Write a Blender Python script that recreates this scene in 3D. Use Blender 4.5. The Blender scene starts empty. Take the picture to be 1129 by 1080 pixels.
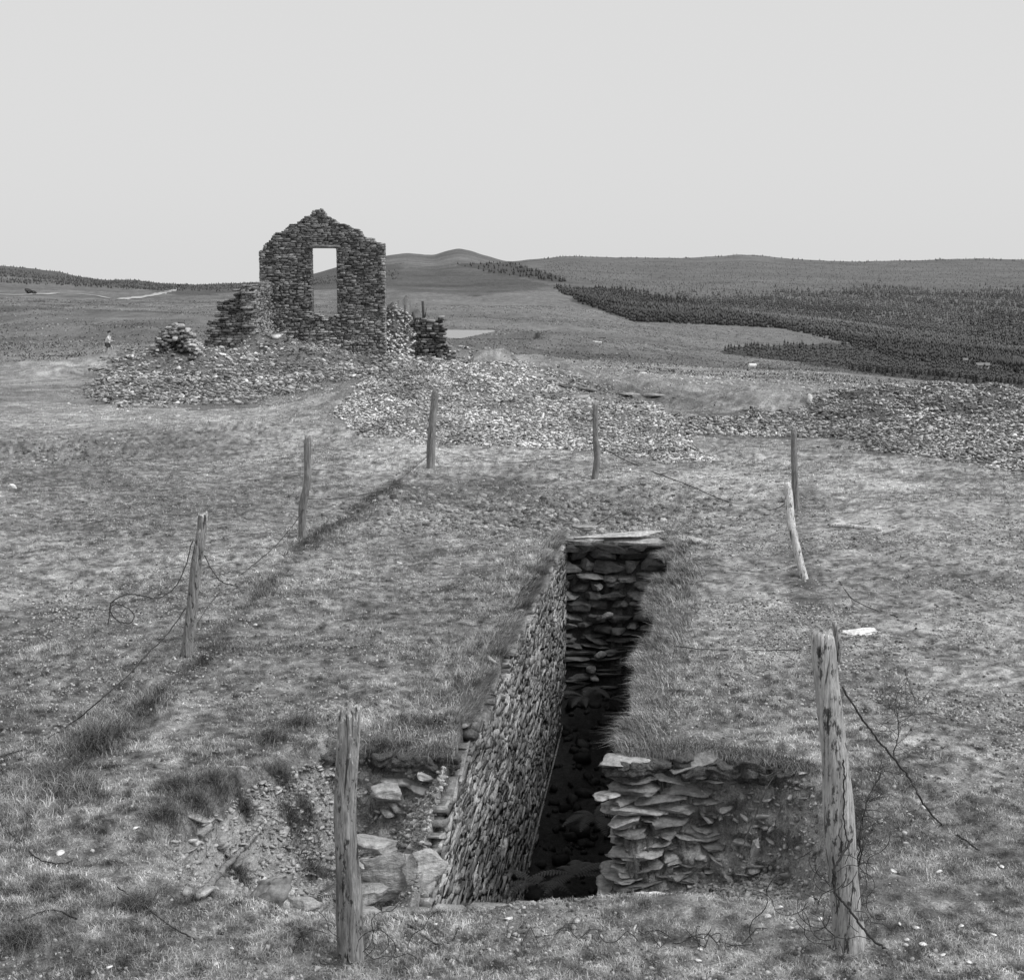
import bpy, bmesh, math, random
import numpy as np
from mathutils import Vector, Matrix

S = bpy.context.scene
R = math.radians
rnd = random.Random(5)
rng = np.random.default_rng(11)

# ------------------------------------------------------------------ camera, sky, sun, exposure
H = 3.1; PITCH = R(8.0); F = 1640.0; CU, CV = 564.5, 540.0
cam = bpy.data.cameras.new('camera'); cam.sensor_width = 36; cam.lens = F / 1129 * 36
cam.clip_end = 20000; cam.clip_start = 0.1
co = bpy.data.objects.new('camera', cam); S.collection.objects.link(co)
co.location = (0, 0, H); co.rotation_euler = (R(90) - PITCH, 0, 0); S.camera = co

SUN_EL, SUN_AZ = R(52), R(112)          # azimuth clockwise from +Y: from the right
W = bpy.data.worlds.new('World'); S.world = W; W.use_nodes = True
nt = W.node_tree; bg = nt.nodes['Background']
sky = nt.nodes.new('ShaderNodeTexSky'); sky.sky_type = 'NISHITA'; sky.sun_disc = False
sky.sun_elevation = SUN_EL; sky.sun_rotation = SUN_AZ; sky.dust_density = 3
bw = nt.nodes.new('ShaderNodeRGBToBW'); nt.links.new(sky.outputs[0], bw.inputs[0])
mx = nt.nodes.new('ShaderNodeMix'); mx.data_type = 'FLOAT'; mx.inputs[0].default_value = 0.88
nt.links.new(bw.outputs[0], mx.inputs[2]); mx.inputs[3].default_value = 7.0
nt.links.new(mx.outputs[0], bg.inputs[0]); bg.inputs[1].default_value = 0.11
sl = bpy.data.lights.new('sun', 'SUN'); sl.energy = 3.0; sl.angle = R(38); sl.color = (1, 1, 1)
so = bpy.data.objects.new('sun', sl); S.collection.objects.link(so)
sd = Vector((math.sin(SUN_AZ) * math.cos(SUN_EL), math.cos(SUN_AZ) * math.cos(SUN_EL), math.sin(SUN_EL)))
so.rotation_euler = sd.to_track_quat('Z', 'Y').to_euler()
S.view_settings.view_transform = 'Standard'; S.view_settings.look = 'None'
S.view_settings.exposure = 0.0; S.view_settings.gamma = 1

# ------------------------------------------------------------------ numeric helpers
def hash2(ix, iy, s):
    h = (ix.astype(np.int64) * 374761393 + iy.astype(np.int64) * 668265263 + s * 974634777) & 0xffffffff
    h = ((h ^ (h >> 13)) * 1274126177) & 0xffffffff
    return ((h ^ (h >> 16)) & 0xffffff) / float(0xffffff)
def vnoise(x, y, s=0):
    x = np.asarray(x, float); y = np.asarray(y, float)
    ix = np.floor(x); iy = np.floor(y); fx = x - ix; fy = y - iy
    fx = fx * fx * (3 - 2 * fx); fy = fy * fy * (3 - 2 * fy)
    a = hash2(ix, iy, s); b = hash2(ix + 1, iy, s); c = hash2(ix, iy + 1, s); d = hash2(ix + 1, iy + 1, s)
    return (a * (1 - fx) + b * fx) * (1 - fy) + (c * (1 - fx) + d * fx) * fy
def fbm(x, y, s=0, o=4, g=0.5):
    t = 0; a = 1; n = 0
    for k in range(o):
        t = t + a * (vnoise(x * 2 ** k + 17.3 * k, y * 2 ** k - 9.1 * k, s + k) - .5); n += a; a *= g
    return t / n * 2
def sst(a, b, x):
    t = np.clip((x - a) / (b - a), 0, 1); return t * t * (3 - 2 * t)
CP, SP = math.cos(PITCH), math.sin(PITCH)
def tan_of_v(v): return np.tan(PITCH + np.arctan((np.asarray(v, float) - CV) / F))   # (H-z)/y
def uv_of(x, y, z):
    dep = y * CP + (H - z) * SP
    return CU + F * x / dep, CV + F * np.tan(np.arctan2(H - z, y) - PITCH)
def inpoly(u, v, P):
    u = np.asarray(u); v = np.asarray(v); r = np.zeros(u.shape, bool); n = len(P)
    for i in range(n):
        x1, y1 = P[i]; x2, y2 = P[(i + 1) % n]
        if y1 == y2: continue
        c = ((y1 > v) != (y2 > v)) & (u < (x2 - x1) * (v - y1) / (y2 - y1) + x1)
        r ^= c
    return r
def segd(px, py, P):
    best = np.full(np.shape(px), 1e9)
    for (x1, y1), (x2, y2) in zip(P[:-1], P[1:]):
        dx, dy = x2 - x1, y2 - y1
        t = np.clip(((px - x1) * dx + (py - y1) * dy) / (dx * dx + dy * dy + 1e-9), 0, 1)
        best = np.minimum(best, np.hypot(px - x1 - t * dx, py - y1 - t * dy))
    return best

# ------------------------------------------------------------------ terrain height
TY = [30, 50, 75, 110, 160, 250, 400, 700, 1200, 2000, 3000]
TU = [-900, -300, 0, 200, 350, 430, 510, 600, 700, 800, 925, 1129, 1500, 2100]
TV = [
 [480, 424, 405, 386, 368, 352, 340, 330, 322, 308, 292],
 [480, 424, 405, 386, 368, 351, 339, 328, 317, 303, 289],
 [480, 424, 405, 386, 367, 350, 338, 326, 316, 304, 293],
 [480, 424, 405, 388, 372, 355, 343, 330, 323, 318, 314],
 [480, 424, 404, 390, 375, 360, 347, 335, 324, 312, 301],
 [480, 424, 404, 390, 377, 364, 350, 337, 322, 300, 281],
 [480, 424, 405, 391, 380, 368, 352, 338, 322, 298, 274],
 [480, 424, 406, 394, 384, 374, 358, 340, 320, 300, 285.5],
 [480, 424, 408, 400, 393, 382, 368, 351, 333, 304, 283.5],
 [480, 426, 414, 408, 403, 394, 382, 362, 338, 304, 281],
 [481, 432, 420, 413, 408, 402, 392, 374, 345, 308, 286.5],
 [484, 448, 438, 431, 427, 419, 408, 390, 360, 312, 285.5],
 [486, 452, 444, 438, 432, 424, 412, 392, 362, 315, 284],
 [488, 456, 448, 442, 436, 426, 414, 394, 364, 318, 284]]
TVa = np.array(TV, float); TZ = H - tan_of_v(TVa) * np.array(TY)[None, :]
LY = np.log(np.array(TY, float)); TUa = np.array(TU, float)
def hermite(xs, ys, x):                       # ys: (n, m) columns
    n = len(xs); m = np.zeros_like(ys)
    d = (ys[1:] - ys[:-1]) / (xs[1:] - xs[:-1])[:, None]
    m[1:-1] = (d[1:] + d[:-1]) / 2; m[0] = d[0]; m[-1] = d[-1]
    i = np.clip(np.searchsorted(xs, x) - 1, 0, n - 2); h = (xs[i + 1] - xs[i]); t = ((x - xs[i]) / h)[:, None]
    t2, t3 = t * t, t ** 3
    return (2 * t3 - 3 * t2 + 1) * ys[i] + (t3 - 2 * t2 + t) * h[:, None] * m[i] + (-2 * t3 + 3 * t2) * ys[i + 1] + (t3 - t2) * h[:, None] * m[i + 1]
FU = np.linspace(-900, 2100, 301); FL = np.linspace(LY[0], LY[-1], 240)
FT = hermite(TUa, TZ, FU); FT = hermite(LY, FT.T.copy(), FL).T.copy()
SKY_U = np.array([-900, -300, 0, 30, 60, 100, 150, 190, 235, 280, 340, 380, 425, 450, 475, 505, 535, 560, 585, 620, 700, 760, 830, 870, 930, 1000, 1060, 1129, 1500, 2100.])
SKY_V = np.array([290, 289, 293, 295, 299, 307, 309, 313, 313, 311, 303, 292, 282, 279, 281, 274, 281, 288, 286, 283, 284, 284, 281, 285, 288, 287, 285, 285.5, 284, 284.])
def far_z(u, y):
    l = np.log(np.clip(y, TY[0], 3000)); i = (np.clip(u, -900, 2100) + 900) / 10.0; j = (l - FL[0]) / (FL[1] - FL[0])
    i0 = np.clip(i.astype(int), 0, 299); j0 = np.clip(j.astype(int), 0, 238); fi = i - i0; fj = j - j0
    return (FT[i0, j0] * (1 - fi) + FT[i0 + 1, j0] * fi) * (1 - fj) + (FT[i0, j0 + 1] * (1 - fi) + FT[i0 + 1, j0 + 1] * fi) * fj
def yf(x):   # far lip of the cross trench
    return np.interp(x, [-2.4, -2.0, -1.7, -1.2, -.8, -.4, .7, 1.3, 1.7, 2.0], [7.9, 8.3, 9.1, 9.75, 9.6, 9.5, 9.43, 9.5, 9.3, 9.0])
def slotL(y): return -.388 + (y - 9.52) * .1194
def slotR(y): return .70 + (y - 9.43) * .1494 + .05 * np.sin(y * 2.1)
def slot_floor(y): return np.interp(y, [7, 12, 14.5, 16.5, 17.9], [-2.7, -2.65, -2.5, -2.15, -1.85])
MOUNDS = [(-.8, 37, 5.0, 7.5, 1.15), (5, 40, 5, 6, .35), (10.6, 35.5, 4.4, 3.6, .95), (15, 31, 5, 4, .5), (3.0, 22.5, 3, 1.5, .12), (-9.5, 60, 7.5, 7, .95),
          (-17, 58, 6, 6, .35), (-5.2, 70, 4, 3, .5), (-6.0, 30, 3, 2, .15), (-9.5, 27, 3, 1.2, -.35), (-5.5, 77.0, 2.3, 1.7, 3.3), (-3.0, 73.0, 3.0, 2.0, .5), (1.0, 84, 5, 5, .5), (-1.5, 78, 2.6, 2, 1.0), (-14.2, 66, 1.7, 1.8, .9), (-15.2, 59, 1.6, 1.6, .35), (-9.9, 69, 1.5, 1.4, .35), (-8.4, 72.5, 1.5, 1.4, .6), (-12.5, 55, 2.2, 1.8, .5), (-9.5, 60, 1.6, 1.6, .5), (-16, 52, 1.6, 1.4, .3),
          (8.5, 34, 1.8, 1.8, .2), (12.6, 33, 1.6, 1.8, .25), (5.8, 34, 1.8, 2.4, .3), (2.6, 31, 1.6, 2.2, .28), (-2.6, 31, 1.5, 2.0, .25)]
RIM = [(-.2, 47), (1.2, 45), (2.4, 42.5), (3.4, 41), (4.6, 39.5), (5.6, 39.2)]
def Z(x, y, detail=True):
    x = np.asarray(x, float); y = np.asarray(y, float)
    u = CU + 1656 * x / np.maximum(y, 1.0)
    zf = far_z(u, y)
    wn = sst(22, 34, y)
    zn = np.zeros_like(x)
    z = zn * (1 - wn) + zf * wn
    z = np.where(y > 3000, zf - (y - 3000) * .25, z)
    a = np.clip(y / 400, 0, 1)
    if detail:
        z = z + fbm(x * .35, y * .35, 3, 4) * .10 * (1 - sst(200, 600, y)) * sst(5, 9, y)
        z = z + (fbm(x * 3.1, y * 3.1, 4, 3) * .035 + fbm(x * 11, y * 11, 6, 2) * .014) * (1 - sst(16, 26, y))
        z = z + fbm(x * .06, y * .06, 8, 3) * .45 * sst(25, 60, y) * (1 - sst(300, 1200, y))
        z = z + fbm(x * .006, y * .006, 9, 5) * 5.0 * sst(300, 900, y) * (1 - sst(1500, 2600, y))
        z = z + fbm(x * .016, y * .012, 12, 4) * 3.2 * sst(100, 190, y) * (1 - sst(700, 1200, y)) * (1 - sst(3, 20, x) * .7) * (1 - .6 * sst(350, 560, y))
    mn = 1 + ((.5 * fbm(x * .5, y * .5, 21, 3) + .25 * fbm(x * 1.5, y * 1.2, 22, 3)) if detail else 0); ms = np.zeros_like(x)
    for cx, cy, rx, ry, h in MOUNDS:
        d2 = ((x - cx) / rx) ** 2 + ((y - cy) / ry) ** 2
        ms = ms + h * np.exp(-d2 * 1.6)
    z = z + ms * mn
    z = z - .42 * np.exp(-(segd(x, y, RIM) / .8) ** 2) + .18 * np.exp(-(segd(x, y + 1.6, RIM) / .7) ** 2)
    # shallow bank beyond the pit's far end
    z = z - .25 * np.exp(-(((x - .6) / 1.6) ** 2 + ((y - 20) / 1.4) ** 2))
    # cross trench
    F_ = yf(x) + (fbm(x * 2.5, y * 0 + 3, 31, 3) * .10); s_ = F_ - y
    wf = np.interp(x, [-2.2, -1.3, -.9, .9, 1.6, 2.0], [1.0, .8, .16, .14, .22, .5])
    D = np.interp(x, [-2.3, -1.8, -1.2, -.9, 0, .9, 1.3, 1.75, 2.1], [0, .45, .68, .78, .95, 1.02, .85, .62, 0])
    yn = 7.0 + .12 * np.sin(x * 2.3) + np.interp(x, [-2.4, -2, -1.5, 1.5, 2.1], [.9, .5, 0, 0, .6])
    t_ = (y - yn)
    m = np.minimum(sst(0, 1, s_ / wf), sst(0, 1, t_ / 1.35))
    z = z - D * m
    if detail:
        z = z + m * (fbm(x * 7, y * 7, 41, 3) * .05)
    # soil banked against the declining near end of the long wall
    sl_ = slotL(y); lt = np.interp(y, [7.6, 8.2, 9.0, 9.6], [-.80, -.52, -.18, -.04]); ramp = lt + .04 - np.clip(sl_ - x - .04, 0, 9) * 1.5
    ramp = ramp + fbm(x * 9, y * 9, 47, 3) * .04 if detail else ramp
    z = np.where((x < sl_ + .02) & (x > sl_ - .75) & (y > 7.3) & (y < 9.7), np.maximum(z, ramp), z)
    # slot
    ins = np.minimum(np.minimum(x - slotL(y) + .02, slotR(y) + .02 - x), np.minimum(y - 7.35, 17.88 - y))
    k = sst(0, .05, ins)
    z = z * (1 - k) + k * (slot_floor(y) + .12 * fbm(x * 3, y * 3, 51, 3))
    # pond
    return z
POND = [(-12.2, 262), (-12, 240), (-8.2, 236), (-6.5, 246), (-3.2, 268), (-2.9, 276), (-12, 279)]
def at(u, v, zoff=0.0, y0=None):              # picture point -> ground point (ray march)
    t = float(tan_of_v(v)); ys = np.exp(np.linspace(math.log(5), math.log(3000), 4000)) if y0 is None else np.linspace(y0[0], y0[1], 2000)
    zs = H - t * ys; dep = ys * CP + (H - zs) * SP; xs = (u - CU) / F * dep
    g = Z(xs, ys) + zoff; k = np.argmax(g >= zs)
    if not (g >= zs).any(): k = len(ys) - 1
    return Vector((xs[k], ys[k], zs[k]))
def aty(u, v, y):                             # picture point at forward distance y
    z = H - float(tan_of_v(v)) * y; dep = y * CP + (H - z) * SP
    return Vector(((u - CU) / F * dep, y, z))

# ------------------------------------------------------------------ mesh helpers
def mesh_obj(name, V, FS, mat, parent=None, attrs=None, smooth=False):
    """V (n,3); FS list of (m,k) index arrays"""
    me = bpy.data.meshes.new(name); V = np.asarray(V, np.float32)
    me.vertices.add(len(V)); me.vertices.foreach_set('co', V.ravel())
    li = np.concatenate([f.ravel() for f in FS]).astype(np.int32)
    tot = np.concatenate([np.full(len(f), f.shape[1], np.int32) for f in FS])
    st = np.concatenate([[0], np.cumsum(tot)[:-1]]).astype(np.int32)
    me.loops.add(len(li)); me.loops.foreach_set('vertex_index', li)
    me.polygons.add(len(tot)); me.polygons.foreach_set('loop_start', st); me.polygons.foreach_set('loop_total', tot)
    me.update(calc_edges=True)
    if attrs:
        for k, a in attrs.items():
            at_ = me.attributes.new(k, 'FLOAT', 'POINT'); at_.data.foreach_set('value', np.asarray(a, np.float32))
    if smooth: me.polygons.foreach_set('use_smooth', np.ones(len(tot), bool))
    me.materials.append(mat)
    o = bpy.data.objects.new(name, me); S.collection.objects.link(o)
    if parent: o.parent = parent
    return o
def tag(o, label=None, cat=None, group=None, kind=None):
    if label: o['label'] = label
    if cat: o['category'] = cat
    if group: o['group'] = group
    if kind: o['kind'] = kind
    return o
def empty(name, loc=(0, 0, 0), rz=0):
    o = bpy.data.objects.new(name, None); S.collection.objects.link(o); o.location = loc; o.rotation_euler = (0, 0, rz)
    o.empty_display_size = .2; return o
OCT = np.array([(1, .55), (.72, 1), (-.72, 1), (-1, .55), (-1, -.55), (-.72, -1), (.72, -1), (1, -.55)], float)
def blocks(C, A, B, N, jit=.18, top=.82, seed=0, ds=.18):
    """n irregular 8-gon prisms: centre C, half axes A, B (face plane), N (depth). returns V, faces"""
    r = np.random.default_rng(seed); n = len(C)
    ringb = OCT[None] * (1 + r.uniform(-jit, jit, (n, 8, 2)))
    ringt = OCT[None] * (top + r.uniform(-jit, jit, (n, 8, 2)))
    def ring(q, s, js): 
        sv = s + r.uniform(-js, js, (n, 8))
        return C[:, None] + q[..., 0:1] * A[:, None] + q[..., 1:2] * B[:, None] + sv[..., None] * N[:, None]
    V = np.concatenate([ring(ringb, -1, .05), ring(ringb * .98, .55, .2), ring(ringt, 1, ds)], 1).reshape(-1, 3)
    base = (np.arange(n) * 24)[:, None]; q = []
    for L in (0, 8):
        for i in range(8):
            j = (i + 1) % 8; q.append(base + np.array([[L + i, L + j, L + 8 + j, L + 8 + i]]))
    caps = base + np.arange(16, 24)[None]; bot = base + np.arange(7, -1, -1)[None]
    return V, [np.concatenate(q), caps, bot]
def shards(C, A, B, N, seed=0):
    """n sharp-edged irregular pentagonal slate pieces"""
    r = np.random.default_rng(seed); n = len(C); th = (np.arange(5) * 2 * np.pi / 5)[None] + r.uniform(-.5, .5, (n, 5)); rad = r.uniform(.6, 1.25, (n, 5))
    q = np.stack([np.cos(th) * rad, np.sin(th) * rad], -1); sh = r.normal(0, .16, (n, 1, 2)); q2 = q * r.uniform(.72, 1.0, (n, 5, 1)) + sh
    def ring(q, s): sv = s + r.uniform(-.25, .25, (n, 5)); return C[:, None] + q[..., 0:1] * A[:, None] + q[..., 1:2] * B[:, None] + sv[..., None] * N[:, None]
    V = np.concatenate([ring(q, -1), ring(q2, 1)], 1).reshape(-1, 3); base = (np.arange(n) * 10)[:, None]
    F4 = np.concatenate([base + np.array([[i, (i + 1) % 5, 5 + (i + 1) % 5, 5 + i]]) for i in range(5)])
    return V, [F4, np.concatenate([base + np.array([[5, 6, 7, 8, 9]]), base + np.array([[4, 3, 2, 1, 0]])])]
def merge(parts):
    Vs = []; FSs = {}; off = 0
    for V, FS in parts:
        Vs.append(V)
        for f in FS: FSs.setdefault(f.shape[1], []).append(f + off)
        off += len(V)
    return np.concatenate(Vs), [np.concatenate(f) for f in FSs.values()]
def rotated_axes(n, size, tilt, r, normal=None):
    yaw = r.uniform(0, 2 * np.pi, n); tl = np.abs(r.normal(0, tilt, n)); ta = r.uniform(0, 2 * np.pi, n)
    nz = np.stack([np.sin(tl) * np.cos(ta), np.sin(tl) * np.sin(ta), np.cos(tl)], 1)
    a = np.stack([np.cos(yaw), np.sin(yaw), np.zeros(n)], 1); a -= nz * (a * nz).sum(1, keepdims=True); a /= np.linalg.norm(a, axis=1, keepdims=True)
    b = np.cross(nz, a)
    return a * size[:, 0:1], b * size[:, 1:2], nz * size[:, 2:3]
bm_ = bmesh.new(); bmesh.ops.create_icosphere(bm_, subdivisions=4, radius=1)
ICO_V = np.array([v.co[:] for v in bm_.verts]); ICO_F = np.array([[v.index for v in f.verts] for f in bm_.faces]); bm_.free()
bm_ = bmesh.new(); bmesh.ops.create_icosphere(bm_, subdivisions=2, radius=1)
IC2_V = np.array([v.co[:] for v in bm_.verts]); IC2_F = np.array([[v.index for v in f.verts] for f in bm_.faces]); bm_.free()
def rock(center, size, seed, rot=None, fine=True, cuts=9, lam=0.05):
    r = np.random.default_rng(seed); V = (ICO_V if fine else IC2_V).copy() * 1.25
    for k in range(cuts):
        n = r.normal(size=3); n /= np.linalg.norm(n)
        if k < 2: n = np.array([r.normal(0, .15), r.normal(0, .15), 1 - 2 * k])
        n /= np.linalg.norm(n); d = r.uniform(.5, .85); p = V @ n
        V -= n * np.maximum(p - d, 0)[:, None]
    V = np.clip(V, -1, 1)
    if lam > .03:
        lay = np.floor((V[:, 2] + V[:, 0] * .1) * 3.5 + seed).astype(np.int64); V[:, :2] *= (1 + (hash2(lay, lay * 0 + seed, 3) - .5) * .18)[:, None]; V[:, 0] += (hash2(lay, lay * 0 + seed, 4) - .5) * .12
    V += (vnoise(V[:, 0] * 3 + seed, V[:, 1] * 3 + V[:, 2] * 2, seed) - .5)[:, None] * .14
    V[:, 2] += (vnoise(V[:, 2] * 9, V[:, 0] * .8 + seed, seed + 1) - .5) * lam
    V[:, :2] *= (1 + (vnoise(V[:, 2] * 8 + seed, V[:, 0] * .5, seed + 2) - .5) * .14)[:, None]
    V = V * np.array(size)
    if rot is not None: V = V @ np.array(rot.to_matrix()).T if hasattr(rot, 'to_matrix') else V @ rot.T
    return V + np.array(center), [ICO_F if fine else IC2_F]
from mathutils import Euler
def tube(P, rad, sides=6):
    P = [Vector(p) for p in P]; V = []; n = len(P); rads = rad if hasattr(rad, '__len__') else [rad] * n
    up = Vector((0.13, .21, 1)).normalized()
    for i, p in enumerate(P):
        t = (P[min(i + 1, n - 1)] - P[max(i - 1, 0)]).normalized(); a = t.cross(up)
        if a.length < 1e-3: a = t.cross(Vector((1, 0, 0)))
        a.normalize(); b = t.cross(a)
        for k in range(sides):
            w = 2 * math.pi * k / sides; V.append(p + (a * math.cos(w) + b * math.sin(w)) * rads[i])
    Fq = [[i * sides + k, i * sides + (k + 1) % sides, (i + 1) * sides + (k + 1) % sides, (i + 1) * sides + k] for i in range(n - 1) for k in range(sides)]
    caps = np.array([list(range(sides - 1, -1, -1)), list(range((n - 1) * sides, n * sides))])
    return np.array([v[:] for v in V]), [np.array(Fq), caps]
def smooth_path(P, n=6, jit=0.0, r=rnd):
    P = [Vector(p) for p in P]; out = []
    for i in range(len(P) - 1):
        p0 = P[max(i - 1, 0)]; p1 = P[i]; p2 = P[i + 1]; p3 = P[min(i + 2, len(P) - 1)]
        for k in range(n):
            t = k / n
            q = .5 * ((2 * p1) + (p2 - p0) * t + (2 * p0 - 5 * p1 + 4 * p2 - p3) * t * t + (3 * p1 - p0 - 3 * p2 + p3) * t ** 3)
            out.append(q + Vector((r.uniform(-jit, jit), r.uniform(-jit, jit), r.uniform(-jit, jit))))
    out.append(P[-1]); return out

# ------------------------------------------------------------------ materials (all neutral greys: the place was photographed on black and white film)
def mat(name, build):
    m = bpy.data.materials.new(name); m.use_nodes = True; t = m.node_tree; b = t.nodes['Principled BSDF']
    b.inputs['Specular IOR Level'].default_value = .25; b.inputs['Roughness'].default_value = .85
    build(t, b); return m
def N_(t, k, **kw):
    n = t.nodes.new(k)
    for a, v in kw.items(): setattr(n, a, v)
    return n
def noise(t, scale, detail=6, rough=.6, vec=None, dist=0):
    n = N_(t, 'ShaderNodeTexNoise'); n.inputs['Scale'].default_value = scale; n.inputs['Detail'].default_value = detail
    n.inputs['Roughness'].default_value = rough; n.inputs['Distortion'].default_value = dist
    if vec: t.links.new(vec, n.inputs['Vector'])
    return n.outputs['Fac']
def mth(t, op, a, b=None, clamp=False):
    n = N_(t, 'ShaderNodeMath', operation=op); n.use_clamp = clamp
    for i, q in enumerate((a, b)):
        if q is None: continue
        if isinstance(q, (int, float)): n.inputs[i].default_value = q
        else: t.links.new(q, n.inputs[i])
    return n.outputs[0]
def rmap(t, v, a, b, c, d):
    n = N_(t, 'ShaderNodeMapRange'); t.links.new(v, n.inputs[0])
    for i, q in enumerate((a, b, c, d)): n.inputs[i + 1].default_value = q
    return n.outputs[0]
def pos(t, scale=(1, 1, 1), kind='Object'):
    tc = N_(t, 'ShaderNodeTexCoord'); mp = N_(t, 'ShaderNodeMapping'); t.links.new(tc.outputs[kind], mp.inputs[0]); mp.inputs['Scale'].default_value = scale
    return mp.outputs[0]
def bump(t, b, h, strength, dist):
    n = N_(t, 'ShaderNodeBump'); n.inputs['Strength'].default_value = strength; n.inputs['Distance'].default_value = dist
    t.links.new(h, n.inputs['Height']); t.links.new(n.outputs[0], b.inputs['Normal'])
def attr(t, name): n = N_(t, 'ShaderNodeAttribute'); n.attribute_name = name; return n.outputs['Fac']

def b_ground(t, b):
    p = pos(t); tone = attr(t, 'tone')
    n1 = noise(t, 1.3, 8, .65, p); n2 = noise(t, 14, 8, .75, p); n3 = noise(t, 75, 4, .7, p)
    f = mth(t, 'MULTIPLY', rmap(t, n1, .3, .7, .72, 1.28), rmap(t, n2, .3, .7, .5, 1.5))
    f = mth(t, 'MULTIPLY', f, rmap(t, n3, .32, .68, .55, 1.5))
    c = mth(t, 'MULTIPLY', f, tone); t.links.new(c, b.inputs['Base Color'])
    h = mth(t, 'ADD', mth(t, 'MULTIPLY', n2, 1.0), mth(t, 'MULTIPLY', n3, .35)); bump(t, b, h, .9, .05)
M_ground = mat('turf_and_gravel', b_ground)
def b_hills(t, b):
    p = pos(t); tone = attr(t, 'tone')
    n1 = noise(t, .012, 9, .65, p); n2 = noise(t, .25, 8, .7, pos(t, (1, .35, 1)))
    f = mth(t, 'MULTIPLY', rmap(t, n1, .3, .7, .8, 1.2), rmap(t, n2, .3, .7, .6, 1.4))
    t.links.new(mth(t, 'MULTIPLY', f, tone), b.inputs['Base Color']); bump(t, b, n2, .9, 2.0)
M_hills = mat('moorland', b_hills)
def b_stone(lo, hi, fine=40, lich=.0, bstr=.6, bd=.01, cleave=0, lower=0, patch=0):
    def f_(t, b):
        g = N_(t, 'ShaderNodeNewGeometry'); p = pos(t, (1, 1, 1))
        rp = g.outputs['Random Per Island']
        n1 = noise(t, fine * .25, 8, .7, p); n2 = noise(t, fine, 6, .7, p)
        base = rmap(t, rp, 0, 1, lo, hi)
        f = mth(t, 'MULTIPLY', base, mth(t, 'MULTIPLY', rmap(t, n1, .3, .7, .6, 1.4), rmap(t, n2, .3, .7, .7, 1.3)))
        if lich:
            l = rmap(t, noise(t, fine * .35, 6, .75, p, .5), .60, .66, 0, lich); f = mth(t, 'ADD', f, l)
        if patch: f = mth(t, 'MULTIPLY', f, rmap(t, noise(t, patch, 4, .6, p), .35, .65, .55, 1.5))
        if lower:
            sx = N_(t, 'ShaderNodeSeparateXYZ'); t.links.new(p, sx.inputs[0])
            q = mth(t, 'ADD', sx.outputs[2], mth(t, 'MULTIPLY', noise(t, .7, 5, .6, p), 3.0))
            f = mth(t, 'MULTIPLY', f, rmap(t, q, 3.0, 5.2, lower, 1.1))
        t.links.new(f, b.inputs['Base Color']); hh = mth(t, 'ADD', n1, mth(t, 'MULTIPLY', n2, .5))
        if cleave: hh = mth(t, 'ADD', hh, mth(t, 'MULTIPLY', noise(t, cleave, 5, .6, pos(t, (.3, .3, 1)), .5), .9))
        bump(t, b, hh, bstr, bd)
    return f_
M_slate_heap = mat('slate_rubble', b_stone(.08, .66, 12, patch=.35)); M_stub = mat('wall_stub_slate', b_stone(.04, .30, 9, .10, bd=.03))
M_apron = mat('ruin_apron_slate', b_stone(.06, .50, 12, patch=.35)); M_slate_bank = mat('dark_slate_rubble', b_stone(.04, .50, 12, patch=.5)); M_gravel = mat('turf_gravel', b_stone(.04, .48, 60))
M_slate_dark = mat('dark_slate', b_stone(.06, .27, 9, .12, bd=.02, lower=1.7))
M_slate_wall = mat('pit_wall_slate', b_stone(.10, .36, 30, .08, 1.0, .02, patch=1.8))
M_slate_pale = mat('pale_slate', b_stone(.22, .42, 24, .10, 1.0, .016, cleave=70))
M_slate_mid = mat('weathered_slate', b_stone(.15, .34, 24, .08, 1.0, .016, cleave=70))
M_floor = mat('pit_floor_stone', b_stone(.015, .05, 22)); M_pit_stone = mat('dark_boulder_stone', b_stone(.09, .26, 22, .07))  # floor stones near black to carry the pit's shade; boulder stone a darker grey
M_core = mat('wall_core', b_stone(.03, .05, 8))
M_white_stone = mat('quartz_stone', b_stone(.45, .7, 30))
M_soil = mat('stony_soil', b_stone(.18, .48, 60, .08))
def b_veg(lo, hi):
    def f_(t, b):
        g = N_(t, 'ShaderNodeNewGeometry')
        c = mth(t, 'MULTIPLY', rmap(t, g.outputs['Random Per Island'], 0, 1, lo, hi), attr(t, 'tone'))
        t.links.new(c, b.inputs['Base Color']); b.inputs['Roughness'].default_value = .6
    return f_
M_grass = mat('grass_blades', b_veg(.5, 2.0))
def b_tree(lo, hi):
    def f_(t, b):
        g = N_(t, 'ShaderNodeNewGeometry'); p = pos(t); n = noise(t, .006, 5, .6, p)
        t.links.new(mth(t, 'MULTIPLY', rmap(t, g.outputs['Random Per Island'], 0, 1, lo, hi), rmap(t, n, .35, .65, .65, 1.4)), b.inputs['Base Color'])
    return f_
def flat(v, rough=.7):
    def f_(t, b):
        p = pos(t); n = noise(t, 12, 5, .6, p); t.links.new(mth(t, 'MULTIPLY', rmap(t, n, .3, .7, .75, 1.25), v), b.inputs['Base Color']); b.inputs['Roughness'].default_value = rough
    return f_
M_wire = mat('rusty_wire', flat(.035)); M_fern = mat('fern_leaf', flat(.06)); M_iron = mat('rusted_iron', flat(.05))
M_needles = mat('conifer_needles', flat(.055)); M_plant = mat('plantation_needles', b_tree(.05, .095)); M_plant2 = mat('mixed_plantation_needles', b_tree(.09, .16)); M_needles2 = mat('young_conifer_needles', flat(.085)); M_needles3 = mat('hazed_conifer_needles', flat(.12)); M_bark = mat('bark', flat(.05))
M_shrub = mat('shrub_leaves', flat(.10)); M_white = mat('white_paint', flat(.75)); M_roof = mat('slate_roof', flat(.18)); M_glass = mat('window_glass', flat(.03, .2))
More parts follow.
